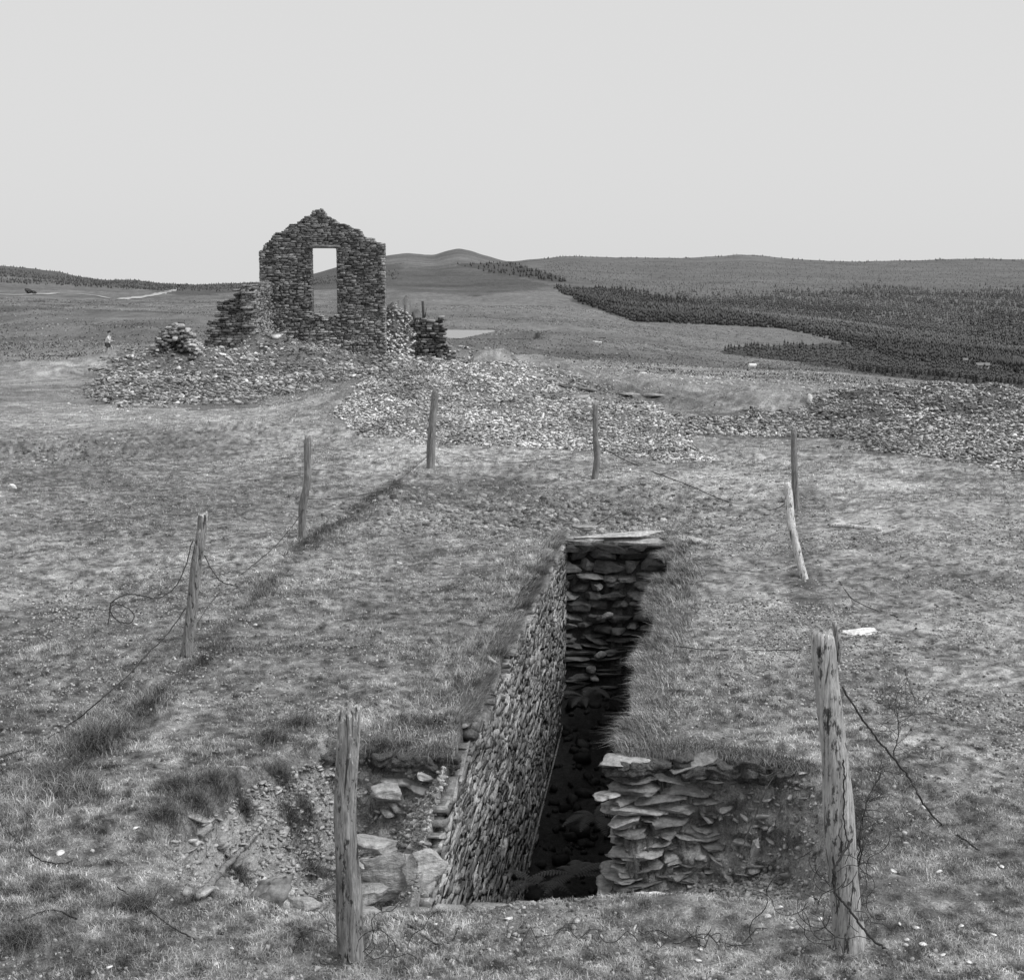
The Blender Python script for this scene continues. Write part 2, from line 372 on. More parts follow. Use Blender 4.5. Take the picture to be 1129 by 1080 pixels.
M_skin = mat('skin', flat(.38)); M_shirt = mat('white_shirt', flat(.72)); M_shorts = mat('dark_shorts', flat(.07)); M_hair = mat('dark_hair', flat(.03)); M_wool = mat('sheep_wool', flat(.72)); M_face = mat('sheep_face', flat(.4))
M_gravel_road = mat('pale_gravel_track', flat(.36)); M_twig = mat('dead_twig', flat(.06))
def b_water(t, b):
    b.inputs['Base Color'].default_value = (.12, .12, .12, 1); b.inputs['Roughness'].default_value = .18; b.inputs['Specular IOR Level'].default_value = .5
    bump(t, b, noise(t, 1.5, 4, .6, pos(t, (1, .4, 1))), .25, .03)
M_water = mat('pond_water', b_water)
def b_wood(lo, hi, lich, pits=.0):
    def f_(t, b):
        p = pos(t, (30, 30, 4.0)); g1 = noise(t, 1.6, 8, .65, p, .4); g2 = noise(t, 4.5, 5, .6, p)
        big = noise(t, 5, 5, .6, pos(t, (1, 1, .6)))
        c = mth(t, 'MULTIPLY', rmap(t, g1, .3, .7, lo, hi), mth(t, 'MULTIPLY', rmap(t, g2, .3, .7, .7, 1.3), rmap(t, big, .3, .7, .75, 1.25)))
        at_ = attr(t, 'hgt')
        ln = noise(t, 26, 7, .75, pos(t, (1, 1, .5)), .6)
        th = mth(t, 'SUBTRACT', .70, mth(t, 'MULTIPLY', at_, lich))
        l = rmap(t, mth(t, 'SUBTRACT', ln, th), 0, .05, 0, .3)
        c = mth(t, 'ADD', c, l)
        if pits:
            pn = noise(t, 16, 5, .7, pos(t, (1.6, 1.6, .55))); c = mth(t, 'MULTIPLY', c, rmap(t, pn, .40, .45, .2, 1))
        # cracks
        cr = noise(t, .9, 4, .6, pos(t, (40, 40, 3.0)), 1.6); c = mth(t, 'MULTIPLY', c, rmap(t, cr, .36, .41, .22, 1))
        t.links.new(c, b.inputs['Base Color'])
        bump(t, b, mth(t, 'ADD', mth(t, 'ADD', g1, mth(t, 'MULTIPLY', cr, 1.5)), mth(t, 'MULTIPLY', ln, .4)), .8, .012)
    return f_
M_wood = mat('weathered_post_wood', b_wood(.10, .38, .20, .5)); M_wood_pale = mat('bleached_post_wood', b_wood(.22, .5, .14, .9)); M_wood_dark = mat('grey_post_wood', b_wood(.12, .30, .10))
M_wood_white = mat('bleached_rail_wood', b_wood(.45, .7, .2, .5))

# ------------------------------------------------------------------ tone map of the ground (vegetation and gravel colours, with some shade and haze painted in)
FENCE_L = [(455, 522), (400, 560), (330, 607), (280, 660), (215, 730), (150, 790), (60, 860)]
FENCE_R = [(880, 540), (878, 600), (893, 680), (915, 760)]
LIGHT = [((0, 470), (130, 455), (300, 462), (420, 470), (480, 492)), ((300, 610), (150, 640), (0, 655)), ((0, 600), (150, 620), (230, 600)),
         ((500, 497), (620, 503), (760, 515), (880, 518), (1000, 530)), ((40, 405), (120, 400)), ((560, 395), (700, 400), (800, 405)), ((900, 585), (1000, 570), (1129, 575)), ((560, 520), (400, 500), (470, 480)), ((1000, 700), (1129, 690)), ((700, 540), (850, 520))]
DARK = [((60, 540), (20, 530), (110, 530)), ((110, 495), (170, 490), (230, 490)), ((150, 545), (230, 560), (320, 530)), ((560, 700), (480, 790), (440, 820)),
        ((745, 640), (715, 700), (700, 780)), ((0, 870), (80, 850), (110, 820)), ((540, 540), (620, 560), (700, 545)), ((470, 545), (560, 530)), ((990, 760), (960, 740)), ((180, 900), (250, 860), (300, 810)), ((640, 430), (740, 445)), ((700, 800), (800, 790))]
RUB1 = [(95, 432), (120, 402), (160, 366), (240, 364), (300, 364), (430, 364), (500, 385), (500, 408), (430, 412), (350, 425), (290, 445), (200, 452), (110, 446)]
RUB2 = [(366, 464), (392, 418), (450, 398), (560, 396), (625, 414), (700, 436), (760, 470), (785, 508), (740, 514), (640, 498), (560, 492), (470, 490), (400, 478)]
RUB3 = [(720, 462), (860, 448), (940, 425), (1040, 418), (1100, 426), (1200, 434), (1330, 450), (1320, 520), (1200, 530), (1129, 524), (1050, 512), (985, 500), (940, 488), (860, 482), (760, 478)]
GRAV = [[(785, 560), (940, 560), (1129, 545), (1320, 560), (1320, 860), (1129, 860), (1040, 880), (960, 800), (900, 720), (800, 760), (780, 680)], [(0, 660), (80, 655), (110, 690), (0, 720)],
        [(560, 385), (900, 392), (960, 425), (1129, 470), (860, 455), (640, 425)]]
FOREST = [(610, 318), (660, 316), (760, 330), (830, 330), (1000, 325), (1600, 330), (1600, 415), (1129, 412), (1060, 400), (1000, 398), (925, 376), (860, 362), (780, 358), (700, 355), (650, 338)]
FOREST2 = [(500, 291), (560, 289), (600, 300), (632, 313), (600, 309), (545, 302)]
FOREST3 = [(795, 384), (925, 378), (1000, 396), (1129, 400), (1500, 410), (1500, 432), (1129, 428), (1100, 425), (1000, 418), (900, 402), (800, 390)]
def ground_tone(x, y, z):
    u, v = uv_of(x, y, z)
    t = np.full(x.shape, .213)
    n = fbm(x * .9, y * .9, 61, 4)
    w = 10 + 0 * u
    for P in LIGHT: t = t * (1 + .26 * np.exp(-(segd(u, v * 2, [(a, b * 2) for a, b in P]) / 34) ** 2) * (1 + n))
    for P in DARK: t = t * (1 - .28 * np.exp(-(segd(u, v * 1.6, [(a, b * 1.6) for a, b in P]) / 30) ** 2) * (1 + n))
    wl = np.interp(v, [480, 900], [5, 15])
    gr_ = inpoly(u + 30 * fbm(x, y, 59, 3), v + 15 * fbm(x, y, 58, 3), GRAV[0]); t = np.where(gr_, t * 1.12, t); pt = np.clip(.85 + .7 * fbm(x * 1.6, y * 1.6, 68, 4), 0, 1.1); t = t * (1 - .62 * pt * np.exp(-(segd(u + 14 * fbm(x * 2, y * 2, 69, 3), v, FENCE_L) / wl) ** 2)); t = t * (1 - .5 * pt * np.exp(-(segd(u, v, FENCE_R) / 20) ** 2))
    t = t * (1 + .34 * n) * (1 + .22 * fbm(x * .25, y * .25, 66, 3)) * (1 + .55 * fbm(x * 4, y * 4, 67, 3)) * (1 + (1.15 * fbm(x * 14, y * 14, 65, 3)) * (1 - sst(25, 45, y)))
    t = t * np.interp(y, [7, 14, 30, 60, 90, 125], [.92, 1.0, 1.1, .92, .76, .66])
    tr = (y > 7.3) & (y < yf(x)) & (x > -2.2) & (x < 2.0) & (z < -.12)
    t = np.where(tr, .34 + .12 * n, t)
    face = tr & (y > yf(x) - .45) & (x > -1.3); t = np.where(face, .33 * (1 + .6 * fbm(x * 7, z * 7, 62, 4) + .5 * fbm(x * 22, z * 22, 60, 2)), t)
    t = np.where((z < -1.3) & (y < 19), .04, t)  # ground deep in the pit darkened in colour for the pit's shade
    uj = u + 40 * fbm(x * .8, y * .8, 93, 3); vj = v + 12 * fbm(x * .8, y * .8, 94, 3)
    for P, ym, tv in ((RUB1, 77, .14), (RUB2, 47, .20), (RUB3, 45, .10)):  # ground under the rubble toned down to paint the shadow in its gaps
        t = np.where(inpoly(uj, vj, P) & (y > 24) & (y < ym + 2 * n), tv, t)
    return np.clip(t, .02, .5)
def hill_tone(x, y, z):
    u, v = uv_of(x, y, z)
    u = u + 14 * fbm(x * .03, y * .03, 91, 3); v = v + 1.6 * fbm(x * .03, y * .03, 92, 3)
    t = np.interp(y, [100, 130, 250, 500, 1200, 3000], [.135, .145, .145, .14, .125, .11]) + 0 * u
    n = fbm(x * .02, y * .02, 71, 5); n2 = fbm(x * .004, y * .004, 75, 4)
    t = t * (1 + .45 * n) * (1 + .25 * n2) * (1 + .5 * fbm(x * .12, y * .05, 78, 4) * sst(2500, 300, y))
    fld = inpoly(u, v, [(430, 322), (530, 327), (612, 319), (640, 338), (690, 354), (780, 358), (860, 362), (920, 376), (800, 384), (560, 384), (430, 384)]); t = np.where(fld, .155 * (1 + .3 * n) - (.155 - .125) * sst(470, 430, u), t)
    t = np.where(inpoly(u, v, [(700, 358), (860, 362), (922, 376), (880, 384), (700, 372)]), .15 * (1 + .15 * n), t)
    t = t * (1 - .30 * sst(410, 450, u) * inpoly(u, v, [(405, 298), (500, 292), (610, 315), (530, 327), (405, 318)]))
    for P in (FOREST, FOREST2, FOREST3): t = np.where(inpoly(u, v, P), (.055 + .06 * sst(720, 900, u) * (v < 372)) * (1 + .2 * n), t)
    t = np.where(inpoly(u, v, [(600, 286), (1200, 289), (1200, 335), (760, 332), (660, 316), (600, 300)]), .115 * (1 + .3 * n), t)  # upper right slope kept pale, its slight haze put into the tone
    t = np.where(inpoly(u, v, [(-900, 270), (0, 285), (300, 300), (440, 290), (440, 316), (200, 326), (150, 318), (0, 303), (-900, 300)]), .075 * (1 + .3 * n), t)
    t = np.where(inpoly(u, v, [(1095, 398), (1300, 400), (1300, 412), (1115, 410)]), .2, t)
    t = np.where(inpoly(u, v, [(1070, 424), (1129, 432), (1300, 440), (1300, 446), (1129, 438)]), .3, t)
    return np.clip(t, .02, .4)

# ------------------------------------------------------------------ ground and hills: one continuous sheet in two pieces
az = np.concatenate([np.linspace(-1.25, -.54, 60)[:-1], np.linspace(-.54, .54, 1300), np.linspace(.54, 1.25, 60)[1:]])   # tan of azimuth
yr = [2.0]
while yr[-1] < 5200:
    y = yr[-1]
    if y < 6: s = y * .02
    elif 8.9 < y < 9.8: s = .006
    elif 8.5 < y < 9.9: s = .014
    elif y < 11: s = .03
    elif y < 20: s = y * .0042
    elif y < 100: s = y * .006
    elif 228 < y < 285: s = 1.5
    else: s = y * .009
    yr.append(y + s)
yr = np.array(yr); KS = int(np.searchsorted(yr, 125))
GX = az[None, :] * yr[:, None]; GY = np.repeat(yr[:, None], len(az), 1); GZ = Z(GX, GY)
# skyline correction so that the ridges run as they do in the place
SKU = np.linspace(-900, 2100, 1501); SKF = hermite(SKY_U, SKY_V[:, None], SKU)[:, 0] + fbm(SKU * .06, SKU * 0, 5, 3) * .7
uu, _ = uv_of(GX, GY, GZ); skv = np.interp(uu, SKU, SKF); zc = H - tan_of_v(skv) * 3000; zt = far_z(np.clip(uu, -900, 2100), np.full_like(GY, 3000.))
GZ = GZ + (zc - zt) * sst(1500, 3000, GY)
_, vv = uv_of(GX, GY, GZ)
over = (vv < skv - .2) & (GY > 300) & (GY < 2900); GZ = np.where(over, H - tan_of_v(skv + .8) * GY, GZ)
# pond basin
WL = float(H - tan_of_v(364) * 276)
dp = segd(GX, GY, POND + POND[:1]); inp = inpoly(GX, GY, POND)
sdp = np.where(inp, -dp, dp); kp = 1 - sst(0, 14, sdp); GZ = GZ * (1 - kp) + kp * np.where(inp, WL - .5 * sst(0, 4, dp), WL + .05)
kb = (GY > 150) & (GY < 236) & (GX < 4) & (GX > -22); 
_lim = H - (H - WL) / 236 * GY + 0 ; GZ = np.where(kb, np.minimum(GZ, _lim - .12), GZ)
def Zg(x, y):     # height on the finished far sheet
    i = np.clip(np.searchsorted(yr, y) - 1, 0, len(yr) - 2); a = x / y; j = np.clip(np.searchsorted(az, a) - 1, 0, len(az) - 2)
    fy = (y - yr[i]) / (yr[i + 1] - yr[i]); fx = (a - az[j]) / (az[j + 1] - az[j])
    return (GZ[i, j] * (1 - fx) + GZ[i, j + 1] * fx) * (1 - fy) + (GZ[i + 1, j] * (1 - fx) + GZ[i + 1, j + 1] * fx) * fy
def atg(u, v, lo=100, hi=2900):
    ys = np.exp(np.linspace(math.log(lo), math.log(hi), 3000)); t = float(tan_of_v(v)); zs = H - t * ys; xs = (u - CU) / F * (ys * CP + (H - zs) * SP)
    g = Zg(xs, ys); k = int(np.argmax(g >= zs)) if (g >= zs).any() else len(ys) - 1
    return Vector((xs[k], ys[k], float(g[k])))
# rough the vertical trench face by pushing it sideways
fx_ = ((GY > yf(GX) - .35) & (GY < yf(GX) + .05) & (GX > -1.4) & (GX < 1.9) & (GZ < -.05) & (GZ > -1.2))
GY2 = GY + np.where(fx_, fbm(GX * 6, GZ * 9, 81, 4) * .10 + fbm(GX * 22, GZ * 22, 82, 3) * .035, 0)
def sheet(name, r0, r1, tonef, mt):
    X, Y, Zz = GX[r0:r1], GY2[r0:r1], GZ[r0:r1]; n, m = X.shape
    V = np.stack([X, Y, Zz], -1).reshape(-1, 3); i = np.arange(n * m).reshape(n, m)
    Fq = np.stack([i[:-1, :-1], i[:-1, 1:], i[1:, 1:], i[1:, :-1]], -1).reshape(-1, 4)
    o = mesh_obj(name, V, [Fq], mt, attrs={'tone': tonef(X, Y, Zz).ravel()}, smooth=True); o['kind'] = 'structure'; return o
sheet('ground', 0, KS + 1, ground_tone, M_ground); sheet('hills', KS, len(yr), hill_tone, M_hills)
# pond
c = np.array([(x * 1.0, y, WL) for x, y in [(-13.5, 262), (-13, 238), (-8.2, 234), (-5, 246), (-1.5, 268), (-1.2, 277.5), (-13, 281)]])
w = mesh_obj('pond_water', c, [np.arange(7)[None]], M_water); w['kind'] = 'structure'
# pale track on the left hillside
def track(pts, wd):
    P = smooth_path([atg(u, v) for u, v in pts], 8); V = []
    for i, p in enumerate(P):
        t = (P[min(i + 1, len(P) - 1)] - P[max(i - 1, 0)]); t.z = 0; t.normalize(); s = Vector((-t.y, t.x, 0)) * wd / 2 * (1 + rnd.uniform(-.15, .15))
        for k in (-1, -.33, .33, 1):
            q = p + s * k; V.append((q.x, q.y, float(Zg(np.array(q.x), np.array(q.y))) + .3))
    n = len(P); Fq = [[i * 4 + k, i * 4 + k + 1, i * 4 + 5 + k, i * 4 + 4 + k] for i in range(n - 1) for k in range(3)]
    o = mesh_obj('track', np.array(V), [np.array(Fq)], M_gravel_road); o['kind'] = 'structure'
track([(-60, 325), (0, 325), (30, 325.2), (55, 324.5), (62, 323.5)], 4); track([(128, 330), (150, 328.6), (165, 326.3), (180, 322.8), (192, 319.6), (197, 318)], 6); track([(62, 323.6), (85, 324.4), (110, 327), (128, 330)], 3)
exec_later = []
#@@OBJECTS
# ------------------------------------------------------------------ the ruin
UP = np.array([0, 0, 1.0])
def masonry(origin, U, Nn, width, z0, z1, inside, course=(.07, .13), length=(.16, .45), depth=.12, prot=.03, seed=1, jit=.16, core=True, clip=None, skip=0, tl=.04, top=.86, ds=.18, over=1.0):
    r = np.random.default_rng(seed); C = []; A = []; B = []; D = []; z = z0
    U = np.array(U, float); U /= np.linalg.norm(U); Nn = np.array(Nn, float); Nn /= np.linalg.norm(Nn); o = np.array(origin, float)
    while z < z1:
        h = r.uniform(*course); a = -r.uniform(0, length[1])
        while a < width:
            l = r.uniform(*length); ca = a + l / 2; zz = z + h / 2 + .02 * math.sin(ca * 3 + z)
            l_ = l
            if clip:
                a0, a1 = clip(a, a + l, zz)
                if a1 - a0 < .04: a += l; continue
                ca = (a0 + a1) / 2; l_ = a1 - a0
            if inside(ca, zz) and r.uniform() >= skip:
                k = r.normal(0, tl); C.append(o + U * ca + UP * (zz) + Nn * r.normal(0, prot)); uu_ = U + UP * k
                A.append(uu_ * l_ * (.5 if l_ < l else .51)); B.append((UP - U * k) * h * .52); D.append(Nn * depth)
            a += l
        z += h
    C, A, B, D = map(np.array, (C, A, B, D)); parts = [blocks(C, A * over, B * over, D, jit, top, seed, ds)]
    if core: parts.append(blocks(C - D * .0, A, B * 1.25, D * .62, .03, .98, seed + 1))
    return merge(parts)
ruin = empty('ruined_building', (-9.4, 75.35, -1.3)); tag(ruin, 'roofless slate stone ruin with tall gable wall and one empty window opening', 'ruin')
def rpart(name, MV, m): 
    V, FS = MV; return mesh_obj(name, V - np.array(ruin.location), FS, m, ruin)
GX0, GXW = -12.62, 6.28; ZB = -1.6
def ztop(a):
    x = [0, .22, .30, .6, 1.2, 1.9, 2.6, 2.75, 3.1, 3.35, 4.0, 4.9, 5.6, 6.0, 6.28]
    y = [4.60, 4.62, 4.9, 5.15, 5.62, 6.0, 6.35, 6.62, 6.62, 6.35, 6.02, 5.55, 5.15, 4.95, 4.9]
    return float(np.interp(a, x, y)) + .04 * math.sin(a * 9) + .16 * (float(hash2(np.array(int(a * 4.5)), np.array(3), 5)) - .5)
def in_gable(a, z):
    if a < .0 or a > GXW or z > ztop(a) + .05: return False
    sill = 1.32 + .10 * math.sin(a * 7)
    return not (2.62 < a < 3.86 and sill < z < 4.72)
AT = np.linspace(0, 6.28, 629); ZT = np.array([ztop(a) for a in AT])
def gclip(a0, a1, z):
    a0 = max(a0, .0); a1 = min(a1, GXW)
    if z > 4.55:
        k = np.where(ZT > z)[0]
        if len(k) == 0: return 0, 0
        a0 = max(a0, AT[k[0]] - .04); a1 = min(a1, AT[k[-1]] + .04)
    if 1.3 < z < 4.72:
        if a0 < 2.62 < a1: a1 = 2.62
        elif a0 < 3.86 < a1: a0 = 3.86
    return a0, a1
V1 = masonry((GX0, 75.35, 0), (1, 0, 0), (0, -1, 0), GXW, ZB, 6.9, in_gable, (.04, .11), (.10, .45), .34, .02, 3, .12, clip=gclip, top=.93, ds=.08)
g_ = rpart('gable_wall', V1, M_slate_dark); g_['label'] = 'dark slate gable wall with tall window opening'
# window surround and squared corners: longer dressed stones, each alternately long and short
def quoins(x, y, z0, z1, side, seed, nrm=(0, -1, 0), dep=.36):
    r = np.random.default_rng(seed); C = []; A = []; B = []; D = []; z = z0; k = 0
    while z < z1:
        h = r.uniform(.10, .17); l = .34 if k % 2 else .2; l *= r.uniform(.85, 1.15)
        C.append((x - side * l / 2, y, z + h / 2)); A.append((l / 2, 0, 0)); B.append((0, 0, h * .5)); D.append(np.array(nrm) * dep); z += h; k += 1
    return blocks(np.array(C), np.array(A), np.array(B), np.array(D, float), .06, .93, seed)
rpart('quoins', quoins(GX0 + GXW, 75.35, -1.3, 4.85, 1, 4), M_slate_wall); rpart('quoins', quoins(GX0 + .02, 75.35, 2.8, 4.55, -1, 5), M_slate_wall)
lint = blocks(np.array([[GX0 + 3.24, 75.32, 4.78]]), np.array([[.86, 0, 0.]]), np.array([[0, 0, .07]]), np.array([[0, -.38, 0.]]), .05, .97, 9)
rpart('window_lintel', lint, M_slate_dark)
rpart('window_sill', masonry((GX0 + 2.45, 75.3, 0), (1, 0, 0), (0, -1, 0), 1.6, 1.12, 1.42, lambda a, z: z < 1.38 + .1 * math.sin(a * 5), (.06, .1), (.2, .4), .36, .03, 10), M_slate_pale)
# side wall coming towards the viewer from the left corner, broken off with a pale end
rpart('side_wall', masonry((-12.28, 75.0, 0), (0, -1, 0), (-1, 0, 0), 4.9, -1.7, 3.1, lambda a, z: z < 2.95 - .05 * a + .12 * math.sin(a * 4) and a > .0, (.06, .12), (.16, .42), .31, .03, 6), M_slate_dark)
rpart('wall_end', masonry((-12.62, 70.05, 0), (1, 0, 0), (0, -1, 0), .70, -1.6, 3.0, lambda a, z: 0.08 < a < .66 and z < 2.9 - .15 * a, (.06, .16), (.10, .3), .16, .05, 7, .3), M_slate_wall)
rpart('stepped_wall', masonry((-14.7, 70.6, 0), (1, 0, 0), (0, -1, 0), 2.4, -1.7, 3.0, lambda a, z: z < float(np.interp(a, [0, .3, .35, .9, 1.0, 1.6, 1.7, 2.4], [-.1, .4, 1.25, 1.3, 2.15, 2.3, 2.65, 2.85])) + .07 * math.sin(a * 15), (.07, .14), (.2, .5), .34, .05, 8, .22), M_slate_dark)
# broken wall stub to the right with iron rods in it
stub = empty('wall_stub', (-3.85, 72, -1.0)); tag(stub, 'dark broken stub of stone wall right of the tall gable, with rods sticking up', 'wall')
Vs = masonry((-4.55, 72, 0), (1, 0, 0), (0, -1, 0), 1.45, -1.5, 1.6, lambda a, z: z < float(np.interp(a, [0, .1, .5, .9, 1.0, 1.2, 1.3, 1.45], [1.2, 1.38, 1.3, 1.12, 1.36, 1.38, .5, .1])) + .05 * math.sin(a * 19), (.07, .13), (.15, .4), .4, .04, 12, .22)
mesh_obj('masonry', Vs[0] - np.array(stub.location), Vs[1], M_stub, stub)
for (u0, v0, u1, v1, r_) in [(446.5, 336, 446, 356, .03), (466, 332, 467, 356, .06), (455, 344, 464.5, 388, .06), (470, 340, 468, 352, .025)]:
    P = [aty(u0, v0, 71.7), aty((u0 + u1) / 2 + .3, (v0 + v1) / 2, 71.65), aty(u1, v1, 71.6)]
    tv, tf = tube(P, r_); mesh_obj('iron_rod', tv - np.array(stub.location), tf, M_iron, stub)

# ------------------------------------------------------------------ rubble
def scatter_in(P, xr, yr_, n, seed, pw=1.0, jit=1.0):
    r = np.random.default_rng(seed); y = r.uniform(yr_[0] ** pw, yr_[1] ** pw, n * 5) ** (1 / pw); x = r.uniform(*xr, n * 5); z = Z(x, y); u, v = uv_of(x, y, z)
    u = u + jit * 30 * fbm(x * .8, y * .8, 95, 3); v = v + jit * 9 * fbm(x * .8, y * .8, 96, 3)
    k = np.where(inpoly(u, v, P))[0][:n]; return x[k], y[k], z[k], r
def rubble(name, P, xr, yr_, n, smin, smax, seed, m, label, tilt=.5, lift=.0):
    x, y, z, r = scatter_in(P, xr, yr_, n, seed); n = len(x); sz = smin * (smax / smin) ** (r.uniform(0, 1, n) ** 2.2)
    size = np.stack([sz, sz * r.uniform(.4, .9, n), sz * r.uniform(.10, .26, n)], 1)
    A, B, D = rotated_axes(n, size, tilt, r); C = np.stack([x, y, z + sz * .1 + lift * np.abs(r.normal(0, 1, n)) * sz], 1)
    V, FS = shards(C, A, B, D, seed); o = mesh_obj(name, V, FS, m); tag(o, label, 'rubble', kind='stuff'); return n
rubble('rubble_heap', RUB1, (-22, 0), (38, 77), 44000, .022, .12, 101, M_apron, 'tumbled slate rubble heaped around the foot of the ruin', .38, .9)
rubble('stone_tip', RUB2, (-7, 8), (24, 47), 95000, .013, .06, 102, M_slate_heap, 'broad low tip of loose pale slate beyond the far fence posts', .6, .3)
rubble('stone_bank', RUB3, (2, 24), (24, 45), 75000, .016, .07, 103, M_slate_bank, 'long bank of dark broken slate on the right of the moor', .6, .3)
def grow(P, k):
    cx = sum(a for a, b in P) / len(P); cy = sum(b for a, b in P) / len(P); return [(cx + (a - cx) * k, cy + (b - cy) * (1 + (k - 1) * 1.6)) for a, b in P]
rubble('scattered_slate', grow(RUB1, 1.16), (-24, 2), (34, 84), 3500, .025, .10, 114, M_slate_heap, 'loose slates straying out from the rubble round the ruin', .4)
rubble('scattered_slate', grow(RUB2, 1.2), (-9, 12), (22, 60), 7000, .014, .05, 115, M_slate_heap, 'loose slates straying out from the edges of the pale stone tip', .4)
rubble('scattered_slate', grow(RUB3, 1.2), (0, 24), (22, 62), 7000, .014, .06, 116, M_slate_bank, 'loose slates straying out from the dark stone bank at the right', .4)
rubble('scattered_slate', GRAV[2], (-4, 30), (48, 110), 6000, .03, .10, 104, M_slate_heap, 'slate fragments strewn thinly over the far moor', .4)
rubble('fallen_slabs', RUB1, (-22, 0), (50, 76), 420, .12, .24, 117, M_slate_heap, 'larger fallen slabs lying in the rubble round the ruin', .5, .2)
PILE = [(424, 340), (436, 338), (462, 352), (480, 372), (500, 392), (500, 410), (424, 410)]
x, y, z, r = scatter_in(PILE, (-7.5, -2.0), (71, 80), 5000, 105, jit=0); n = len(x); sz = r.uniform(.03, .13, n)
A, B, D = rotated_axes(n, np.stack([sz, sz * .7, sz * .3], 1), .5, r); V, FS = shards(np.stack([x, y, z + .06], 1), A, B, D, 105)
tag(mesh_obj('rubble_slope', V, FS, M_slate_heap), 'steep slope of pale fallen stone between the gable and the wall stub', 'rubble', kind='stuff')
# pale hummock of stone right of the stub
x, y, z, r = scatter_in([(492, 396), (505, 382), (540, 384), (575, 398), (560, 408), (495, 410)], (-4, 2), (70, 84), 600, 106, jit=0); n = len(x); sz = r.uniform(.04, .15, n)
A, B, D = rotated_axes(n, np.stack([sz, sz * .7, sz * .35], 1), .5, r); V, FS = shards(np.stack([x, y, z + .04], 1), A, B, D, 106)
tag(mesh_obj('rubble_hummock', V, FS, M_slate_heap), 'low pale hummock of stones just right of the wall stub', 'rubble', kind='stuff')
# small broken corner of walling standing in the heap on the left
cb = at(197, 386); r = np.random.default_rng(7); n = 420
hx = r.uniform(-1, 1, n); hz = r.uniform(0, 1, n) * (1 - np.abs(hx + .1) ** 1.8); hy = r.uniform(-.5, .5, n)
sz = r.uniform(.05, .15, n); A, B, D = rotated_axes(n, np.stack([sz, sz * .7, sz * .35], 1), .25, r)
V, FS = blocks(np.stack([cb.x + hx * .85, cb.y + hy, cb.z + hz * 1.05], 1), A, B, D, .22, .8, 107)
tag(mesh_obj('stone_pile', V, FS, M_apron), 'small upstanding pile of dark stones on top of the rubble left of the ruin', 'stone pile')

# stones along the ragged edge beyond the tip, dark slabs
for i, (u, v, L_) in enumerate([(590, 417, .55), (604, 421, .5), (625, 428, .45), (648, 432, .5), (690, 437, .6), (722, 438, .5), (640, 440, .4)]):
    p = at(u, v); V, FS = rock((0, 0, 0), (L_ * .55, .12, .05), 300 + i, Euler((rnd.uniform(-.2, .3), rnd.uniform(-.2, .2), rnd.uniform(-.4, .4))), False)
    o = mesh_obj('slab', V, FS, M_stub); o.location = p + Vector((0, 0, .06)); tag(o, 'dark slate slab lying on the broken rim of the pale stone tip', 'slab', 'dark slabs on the rim of the stone tip')

# ------------------------------------------------------------------ the stone lined pit
def left_top(a):      # a = distance back from the far end
    y = 17.9 - a
    return float(np.interp(y, [7.6, 8.2, 9.0, 9.6, 10.5, 13, 17.9], [-.80, -.52, -.20, -.07, -.10, -.08, -.05])) + .06 * math.sin(y * 5.1) * (y < 13) + .03 * math.sin(y * 13)
dL = np.array([-.1194, -1, 0.]); dL /= np.linalg.norm(dL); nL = np.array([1, -.1194, 0.]); nL /= np.linalg.norm(nL)
V1 = masonry((slotL(17.9) + .012, 17.9, 0), dL, nL, 10.1, -2.95, .02, lambda a, z: z < left_top(a), (.012, .06), (.03, .26), .045, .006, 21, .34, skip=.05, tl=.22, top=1.0, ds=.22, over=1.12)
tag(mesh_obj('pit_wall', *V1, M_slate_wall), 'long pale wall of small thin slates lining the left side of the pit', 'wall')
dR = np.array([.1494, 1, 0.]); dR /= np.linalg.norm(dR); nR = np.array([-1, .1494, 0.]); nR /= np.linalg.norm(nR)
V1 = masonry((slotR(9.45) + .05, 9.45, 0), dR, nR, 8.5, -2.95, .0, lambda a, z: z < -.1 and a > .42, (.05, .11), (.12, .35), .09, .012, 22, .2)
tag(mesh_obj('pit_wall', *V1, M_slate_wall), 'right side lining wall of the pit, under the overhanging grass', 'wall')
V1 = masonry((-.65, 7.34, 0), (1, 0, 0), (0, 1, 0), 1.15, -2.95, .0, lambda a, z: z < -.15, (.05, .11), (.12, .35), .09, .012, 23, .2)
tag(mesh_obj('pit_wall', *V1, M_slate_wall), 'near end wall of the pit, below the grass lip at the front', 'wall')
V1 = masonry((slotR(9.40) + .04, 9.36, 0), -dR, nR, 2.0, -2.95, .0, lambda a, z: z < -1.15 and a > .2, (.05, .11), (.12, .35), .09, .012, 24, .2)
tag(mesh_obj('pit_wall', *V1, M_slate_wall), 'low lining wall of the pit where the cross trench cuts it', 'wall')
